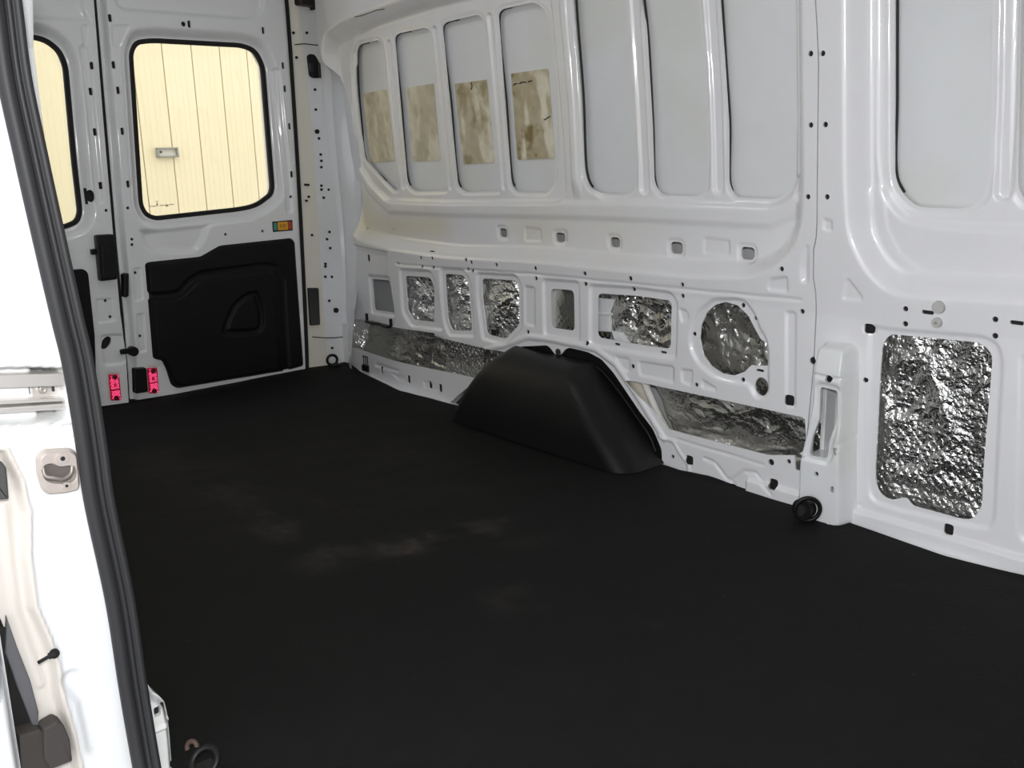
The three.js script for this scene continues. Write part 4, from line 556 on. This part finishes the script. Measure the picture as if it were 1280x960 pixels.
{ // wheel arch cover
  const o = group('wheel_arch_cover'); tag(o, 'big black moulded plastic cover over the wheel arch on the floor mat', 'wheel arch cover');
  const K = [[0, 0.180, 1.055, 1.905], [0.05, 0.174, 1.083, 1.856], [0.10, 0.166, 1.113, 1.80], [0.15, 0.152, 1.147, 1.745], [0.19, 0.135, 1.178, 1.70], [0.22, 0.112, 1.203, 1.668], [0.243, 0.08, 1.225, 1.642], [0.256, 0.045, 1.24, 1.625], [0.262, 0.004, 1.25, 1.615]];
  const cr = (k, t) => { const f = t * (K.length - 1), i = Math.min(Math.floor(f), K.length - 2), s = f - i, q = (j) => K[clamp(j, 0, K.length - 1)][k], a = q(i - 1), b = q(i), c = q(i + 1), d = q(i + 2); return 0.5 * (2 * b + (c - a) * s + (2 * a - 5 * b + 4 * c - d) * s * s + (3 * b - a - 3 * c + d) * s * s * s); };
  const nu = 90, nv = 48, pos = [], uv = [], idx = [];
  for (let j = 0; j <= nv; j++) {
    const t = j / nv, y = cr(0, t), zn = Math.max(cr(1, t), 0.001), x0 = cr(2, t), x1 = cr(3, t), r = Math.min(0.07, zn * 0.9), L = [];
    const arc = (cx, cz, a0, a1) => { for (let i = 0; i <= 14; i++) { const a = mix(a0, a1, i / 14); L.push([cx + r * Math.cos(a), cz + r * Math.sin(a)]); } };
    for (let i = 0; i < 12; i++) L.push([x1 - 0.0 + (t < 0.25 ? 0 : 0), (zn - r) * i / 12]);
    arc(x1 - r, zn - r, 0, Math.PI / 2); for (let i = 1; i < 36; i++) L.push([mix(x1 - r, x0 + r, i / 36), zn]); arc(x0 + r, zn - r, Math.PI / 2, Math.PI); for (let i = 1; i <= 12; i++) L.push([x0, (zn - r) * (1 - i / 12)]);
    for (const [x, z] of L) { pos.push(x, y - 0.003, z - 0.008); uv.push(x, z + y); }
    if (j) { const m = L.length, a = (j - 1) * m, b = j * m; for (let i = 0; i + 1 < m; i++) idx.push(a + i, a + i + 1, b + i, a + i + 1, b + i + 1, b + i); }
  }
  const g = new THREE.BufferGeometry(); g.setAttribute('position', new THREE.Float32BufferAttribute(pos, 3)); g.setAttribute('uv', new THREE.Float32BufferAttribute(uv, 2)); g.setIndex(idx); g.computeVertexNormals(); void nu;
  const shellMat = M.plastic.clone(); shellMat.roughness = 0.42; shellMat.name = 'arch_plastic';
  add('cover_shell', g, shellMat, o);
  // flange against the wall panel
  const F = [[.82, -.078], [1.069, .144], [1.224, .243], [1.274, .278], [1.423, .301], [1.505, .31], [1.597, .302], [1.662, .281], [1.712, .234], [1.809, .132], [1.867, .072], [1.905, .001], [1.906, -.057], [.829, -.334]];
  add('flange', [slabPoly(F, -0.02, 0.012, 0.003), tube([[1.484, .24], [1.637, .243], [1.691, .211], [1.799, .116], [1.853, .063], [1.882, .004]].map(([x, y]) => [x, y, 0.002]), 0.0045, 60, 8)], M.plastic, o);
  // the tab that the cover is screwed through belongs to the wall; its screw
  const q = [[1.461, .268]][0]; add('fixing_screw', [cyl(0.007, 0.006, q[0], q[1], 0.004, Math.PI / 2), xf(new THREE.TorusGeometry(0.009, 0.0025, 8, 20), q[0], q[1], 0.004)], M.mastic, o);
}
// brown stained damping pads stuck to the four rear blanks
const padMap = (seed, dark) => texture(256, (x, y) => { const a = fbm(x * 0.6 + seed * 0.37, y * 0.22, 9, 5), b = fbm(x + seed * 0.11, y + 0.3, 6, 4), c = fbm(y * 0.7, x * 0.8 + seed, 22, 3); const k = clamp(0.03 + S((a - 0.45) * 7) * 0.34 * dark + S((b - 0.5) * 6) * 0.4 * dark * dark + (c - 0.45) * 0.35); return [0.91 - 0.42 * k, 0.885 - 0.47 * k, 0.8 - 0.55 * k]; }, true, 1);
[[[[.298, 1.125], [.519, 1.13], [.502, .868], [.286, .858]], 0.55, 'pale brown stained damping pad on the rearmost blanked window'], [[[.64, 1.129], [.809, 1.133], [.799, .869], [.63, .865]], 0.7, 'mottled beige damping pad on the second blanked window from the rear doors'], [[[.931, 1.126], [1.101, 1.129], [1.104, .862], [.931, .855]], 0.85, 'beige damping pad with dark stains near its top edge on the third blanked window'], [[[1.227, 1.14], [1.399, 1.144], [1.399, .875], [1.221, .87]], 1.15, 'darkest brown damping pad with two black scuff marks']].forEach(([P, dark, label], i) => {
  const o = group('damping_pad'); tag(o, label, 'damping pad', 'damping pads on the blanked windows');
  const b = boxOf(P), g = sheet({ u: [b[0], b[2]], v: [b[1], b[3]], step: 0.006, base: (x, y) => -0.0845 + lean(y) + rear(x) + 0.0012 * N(x * 30, y * 30, i), out: sdPoly(P), place: onWall, lip: 0.003 });
  const uv = g.attributes.uv; for (let k = 0; k < uv.count; k++) uv.setXY(k, (uv.getX(k) - b[0]) * 2.2 + i * 0.3, (uv.getY(k) - b[1]) * 2.2);
  add('pad_sheet', g, new THREE.MeshStandardMaterial({ name: 'stained_pad', map: padMap(i + 1, dark), color: 0xffffff, roughness: 0.65 }), o);
  if (i === 3) for (const L of [[[1.236, 1.103], [1.24, 1.107], [1.256, 1.108]], [[1.263, 1.107], [1.279, 1.111], [1.298, 1.109]], [[1.305, 1.11], [1.317, 1.112], [1.326, 1.112]], [[1.365, .993], [1.376, .996], [1.381, .999]], [[1.381, .999], [1.388, 1], [1.396, 1.005]]]) add('scuff_mark', [tube(L.map(([x, y]) => [x, y, -0.084 + lean(y) + rear(x)]), 0.002, 16, 6)], M.mastic, o);
  if (i === 2) add('scuff_mark', [tube([[1.023, 1.125], [1.025, 1.112], [1.019, 1.102]].map(([x, y]) => [x, y, -0.084 + lean(y) + rear(x)]), 0.0025, 10, 6)], new THREE.MeshStandardMaterial({ name: 'brown_scuff', color: new THREE.Color(0.12, 0.08, 0.04), roughness: 0.9 }), o);
});
// foil insulation behind the openings
const ridge = (x, y, s) => 1 - Math.abs(N(x, y, s)) * 2.2;
function foil(P, z, seed, label, { amp = 1, bubble = 0, bulge = 0, mat = M.foil, margin = 0.012, tilt = 0, turn = 0, bands = 0, stretch = [1, 1] } = {}) {
  const Q = margin ? grow(P, margin) : P, b = boxOf(Q), cx = (b[0] + b[2]) / 2, cy = (b[1] + b[3]) / 2, sd = sdPoly(Q), st = stretch;
  const base = (x, y) => {
    const wx = x + 0.02 * N(x * 12, y * 12, seed), wy = y + 0.02 * N(x * 12, y * 12, seed + 3), X = wx * st[0], Y = wy * st[1];
    const q = bubble ? (bubble === 2 ? S((cy - y) / 0.05 + 0.2 + 1.5 * N(x * 6, y * 3, seed)) : 1) : 0, patch = 0.65 + 0.8 * S(N(x * 7, y * 7, seed + 9) * 1.6 + 0.5);
    let h = 0.010 * ridge(X * 7, Y * 7, seed) + (0.0055 * ridge(X * 20, Y * 20, seed + 1) + 0.0026 * ridge(X * 52, Y * 52, seed + 2)) * (1 - 0.75 * q) * patch;
    h = (h - 0.013) * amp;
    if (bands) h += bands * Math.sin(y * 2 * Math.PI / 0.062 + 2.5 * N(x * 4, y * 4, seed + 4));
    if (q) { const k = 2 * Math.PI / 0.024; h += 0.0026 * q * Math.max(0, Math.cos(x * k) * Math.cos(y * k)); }
    if (bulge) h += bulge * (1 - ((x - cx) / ((b[2] - b[0]) / 2)) ** 2);
    h -= turn * (x - cx);
    return z + rear(x) + h + tilt * (y - cy);
  };
  const o = add('foil_insulation', sheet({ u: [b[0], b[2]], v: [b[1], b[3]], step: 0.0035, base, out: sd, place: onWall, lip: 0 }), mat);
  return tag(o, label, 'insulation', 'foil insulation in the side wall openings');
}
const L = openLow;
foil([[.53, .442], [.729, .453], [.74, .252], [.516, .236]], -0.045, 1, 'bright crinkled foil in the slanted opening beside the plain grey blanked opening', { mat: M.foilBright, amp: 1.15, margin: 0, turn: 0.3, stretch: [0.8, 0.6] });
foil([[.838, .475], [.947, .478], [.957, .245], [.818, .226]], -0.045, 2, 'crinkled foil strip in the narrow tall opening beside a grey bracket', { mat: M.foilBright, amp: 1.15, margin: 0, turn: 0.3, stretch: [0.8, 0.6] });
foil([[1.063, .471], [1.24, .486], [1.242, .305], [1.148, .242], [1.034, .237], [1.033, .313]], -0.04, 3, 'crumpled foil bulging in the opening with a cut lower corner', { mat: M.foilBright, amp: 1.1, bulge: 0.02, margin: 0 });
foil(grow(L.fourth, 0.07), -0.085, 4, 'dark smooth foil in the small upright opening above the wheel arch cover', { amp: 0.5, bubble: 2, mat: M.foilSmooth });
foil([[1.643, .473], [1.896, .48], [1.9, .313], [1.704, .311], [1.644, .388], [1.63, .424]], -0.045, 5, 'crinkled foil in the wide opening above the end of the wheel arch cover', { amp: 1, margin: 0 });
foil([[1.849, .491], [2.239, .53], [2.254, .217], [1.856, .139]], -0.09, 6, 'dark foil with a bright crease in the round opening', { amp: 0.75, bubble: 2, margin: 0.015, mat: M.foilSmooth });
foil([[1.81, .23], [1.865, .229], [2.351, .228], [2.361, .052], [2.297, .035], [2.232, .083], [1.935, .069], [1.905, .09]], -0.045, 7, 'long foil sheet in the low slot between wheel arch cover and belt column', { amp: 0.75, margin: 0, stretch: [0.45, 1.3], bands: 0.0008, mat: M.foilSmooth });
foil([[-.061, .191], [.139, .209], [.117, .046], [-.081, .034]], -0.035, 8, 'small crumpled foil corner at the rear end of the low rear slot', { amp: 1.1, margin: 0, turn: 0.75, tilt: -0.2, mat: M.foilBright });
foil([[.113, .182], [.812, .228], [.8, .048], [.092, .021]], -0.08, 9, 'long smooth grey foil strip lying in the low rear slot', { amp: 0.8, margin: 0, stretch: [0.2, 1.4], tilt: -0.3, mat: M.foilSmooth });
foil([[.793, .222], [1.016, .223], [1.008, .067], [.778, .07]], -0.05, 10, 'upright foil strip with bubble pattern in the low rear slot beside the wheel arch cover', { amp: 0.4, bubble: 1, margin: 0, mat: M.foilBright });
foil([[.985, .217], [1.204, .22], [1.199, .075], [.977, .065]], -0.07, 11, 'dull brown foil scrap half hidden behind the wheel arch cover', { amp: 0.6, margin: 0 });
foil(L.big, -0.035, 12, 'large crinkled foil panel in the big upright opening forward of the belt column', { amp: 0.75, bubble: 2, margin: 0.02, stretch: [0.75, 0.85], bands: 0.0009 });
foil([[2.331, .212], [2.368, .219], [2.375, .107], [2.329, .096]], -0.1, 13, 'tiny foil patch inside the recess of the belt column', { amp: 0.8, margin: 0 });
{ // padding beside the wheel arch cover
  const o = group('cloth_padding'); tag(o, 'pale cream cloth padding wedged between the wheel arch cover and the long foil', 'padding');
  add('pad_roll', tube([[1.702, .238], [1.745, .19], [1.788, .142], [1.839, .081], [1.877, .044]].map(([x, y]) => [x, y, -0.062]), 0.024, 40, 14), M.foam, o);
  add('pad_edge', tube([[1.781, .225], [1.808, .177], [1.84, .126], [1.881, .077]].map(([x, y]) => [x, y, -0.045]), 0.012, 40, 10), M.white, o);
}
{ // tie-down by the column
  const o = group('tie_down_ring'); tag(o, 'black tie down ring cup on the mat at the foot of the belt column', 'tie down ring');
  const q = [[2.433, .025]][0];
  add('cup', [cyl(0.024, 0.03, q[0] - 0.006, q[1], 0.085, Math.PI / 2 - 0.1, 0.25, 0, 28, 0.027)], M.plastic, o);
  add('ring', [xf(new THREE.TorusGeometry(0.03, 0.0055, 10, 36), 0, 0, 0, 0.05, 0.75, 0).translate(q[0] + 0.004, q[1] + 0.002, 0.088)], M.plastic, o);
  add('cup_insert', [cyl(0.016, 0.012, q[0] - 0.006, q[1], 0.1, Math.PI / 2 - 0.1, 0.25, 0, 24, 0.013)], M.darkSteel, o);
}
{ // tie-down near the pillar foot
  const o = group('tie_down_ring'); tag(o, 'thick dark tie down ring with a rusty tab beside the near pillar foot', 'tie down ring');
  const q = [[2.352, 1.62]][0], t = [[2.307, 1.621]][0];
  add('ring', [xf(new THREE.TorusGeometry(0.021, 0.005, 10, 36), 0, 0, 0, -0.9, 0.3, 0).translate(q[0], 0.018, q[1])], M.plastic, o);
  add('rusty_tab', [xf(new THREE.TorusGeometry(0.009, 0.004, 8, 20, 3.6), 0, 0, 0, -0.4, 0.5, 0.4).translate(t[0], 0.02, t[1])], new THREE.MeshStandardMaterial({ name: 'rusty_steel', color: new THREE.Color(0.1, 0.065, 0.05), roughness: 0.7, metalness: 0.4 }), o);
  add('base_plate', [rbox(0.05, 0.006, 0.04, q[0], 0.0, q[1], 0.003)], M.plastic, o);
}
{ // hook at the foot of the rear pillar
  const o = group('tie_down_ring'); tag(o, 'small black tie down loop at the foot of the rear corner pillar', 'tie down ring');
  const q = [[.01, .007]][0];
  add('ring', [xf(new THREE.TorusGeometry(0.022, 0.006, 8, 28), 0, 0, 0, 0, Math.PI / 2 - 0.3, 0).translate(q[0] + 0.03, 0.022, q[1])], M.plastic, o);
  add('base_plate', [rbox(0.05, 0.008, 0.04, q[0] + 0.04, 0.0, q[1] - 0.01, 0.003)], M.plastic, o);
}
{ // body of the added fill lamp, unseen above the frame
  const o = group('added_fill_lamp'); tag(o, 'added flat white fill lamp in the middle of the van roof', 'lamp');
  add('fill_lamp_housing', [rbox(0.62, 0.018, 0.2, 1.1, 1.946, 0.95, 0.006)], M.white, o);
  add('diffuser', [rbox(0.58, 0.006, 0.16, 1.1, 1.935, 0.95, 0.002)], new THREE.MeshStandardMaterial({ name: 'fill_lamp_diffuser', color: 0xffffff, emissive: new THREE.Color(1, 0.99, 0.97), emissiveIntensity: 1.0 }), o);
}
{ // fitting at the top of the rear corner
  const o = group('roof_fitting'); tag(o, 'dark brown plastic fitting at the top of the rear corner pillar', 'fitting');
  add('fitting_body', [slabDoor(fillet([[.051, 1.61], [-.11, 1.637], [-.091, 1.496], [-.023, 1.471], [.049, 1.475]], 0.008), 0.012, 0.05, 0.006)], new THREE.MeshStandardMaterial({ name: 'brown_plastic', color: new THREE.Color(0.025, 0.017, 0.014), roughness: 0.5 }), o);
  add('fitting_foot', [slabDoor(fillet([[-.008, 1.492], [-.175, 1.534], [-.126, 1.491], [-.02, 1.459]], 0.006), 0.014, 0.02, 0.004)], M.mastic, o);
}
renderer.render(scene, camera);
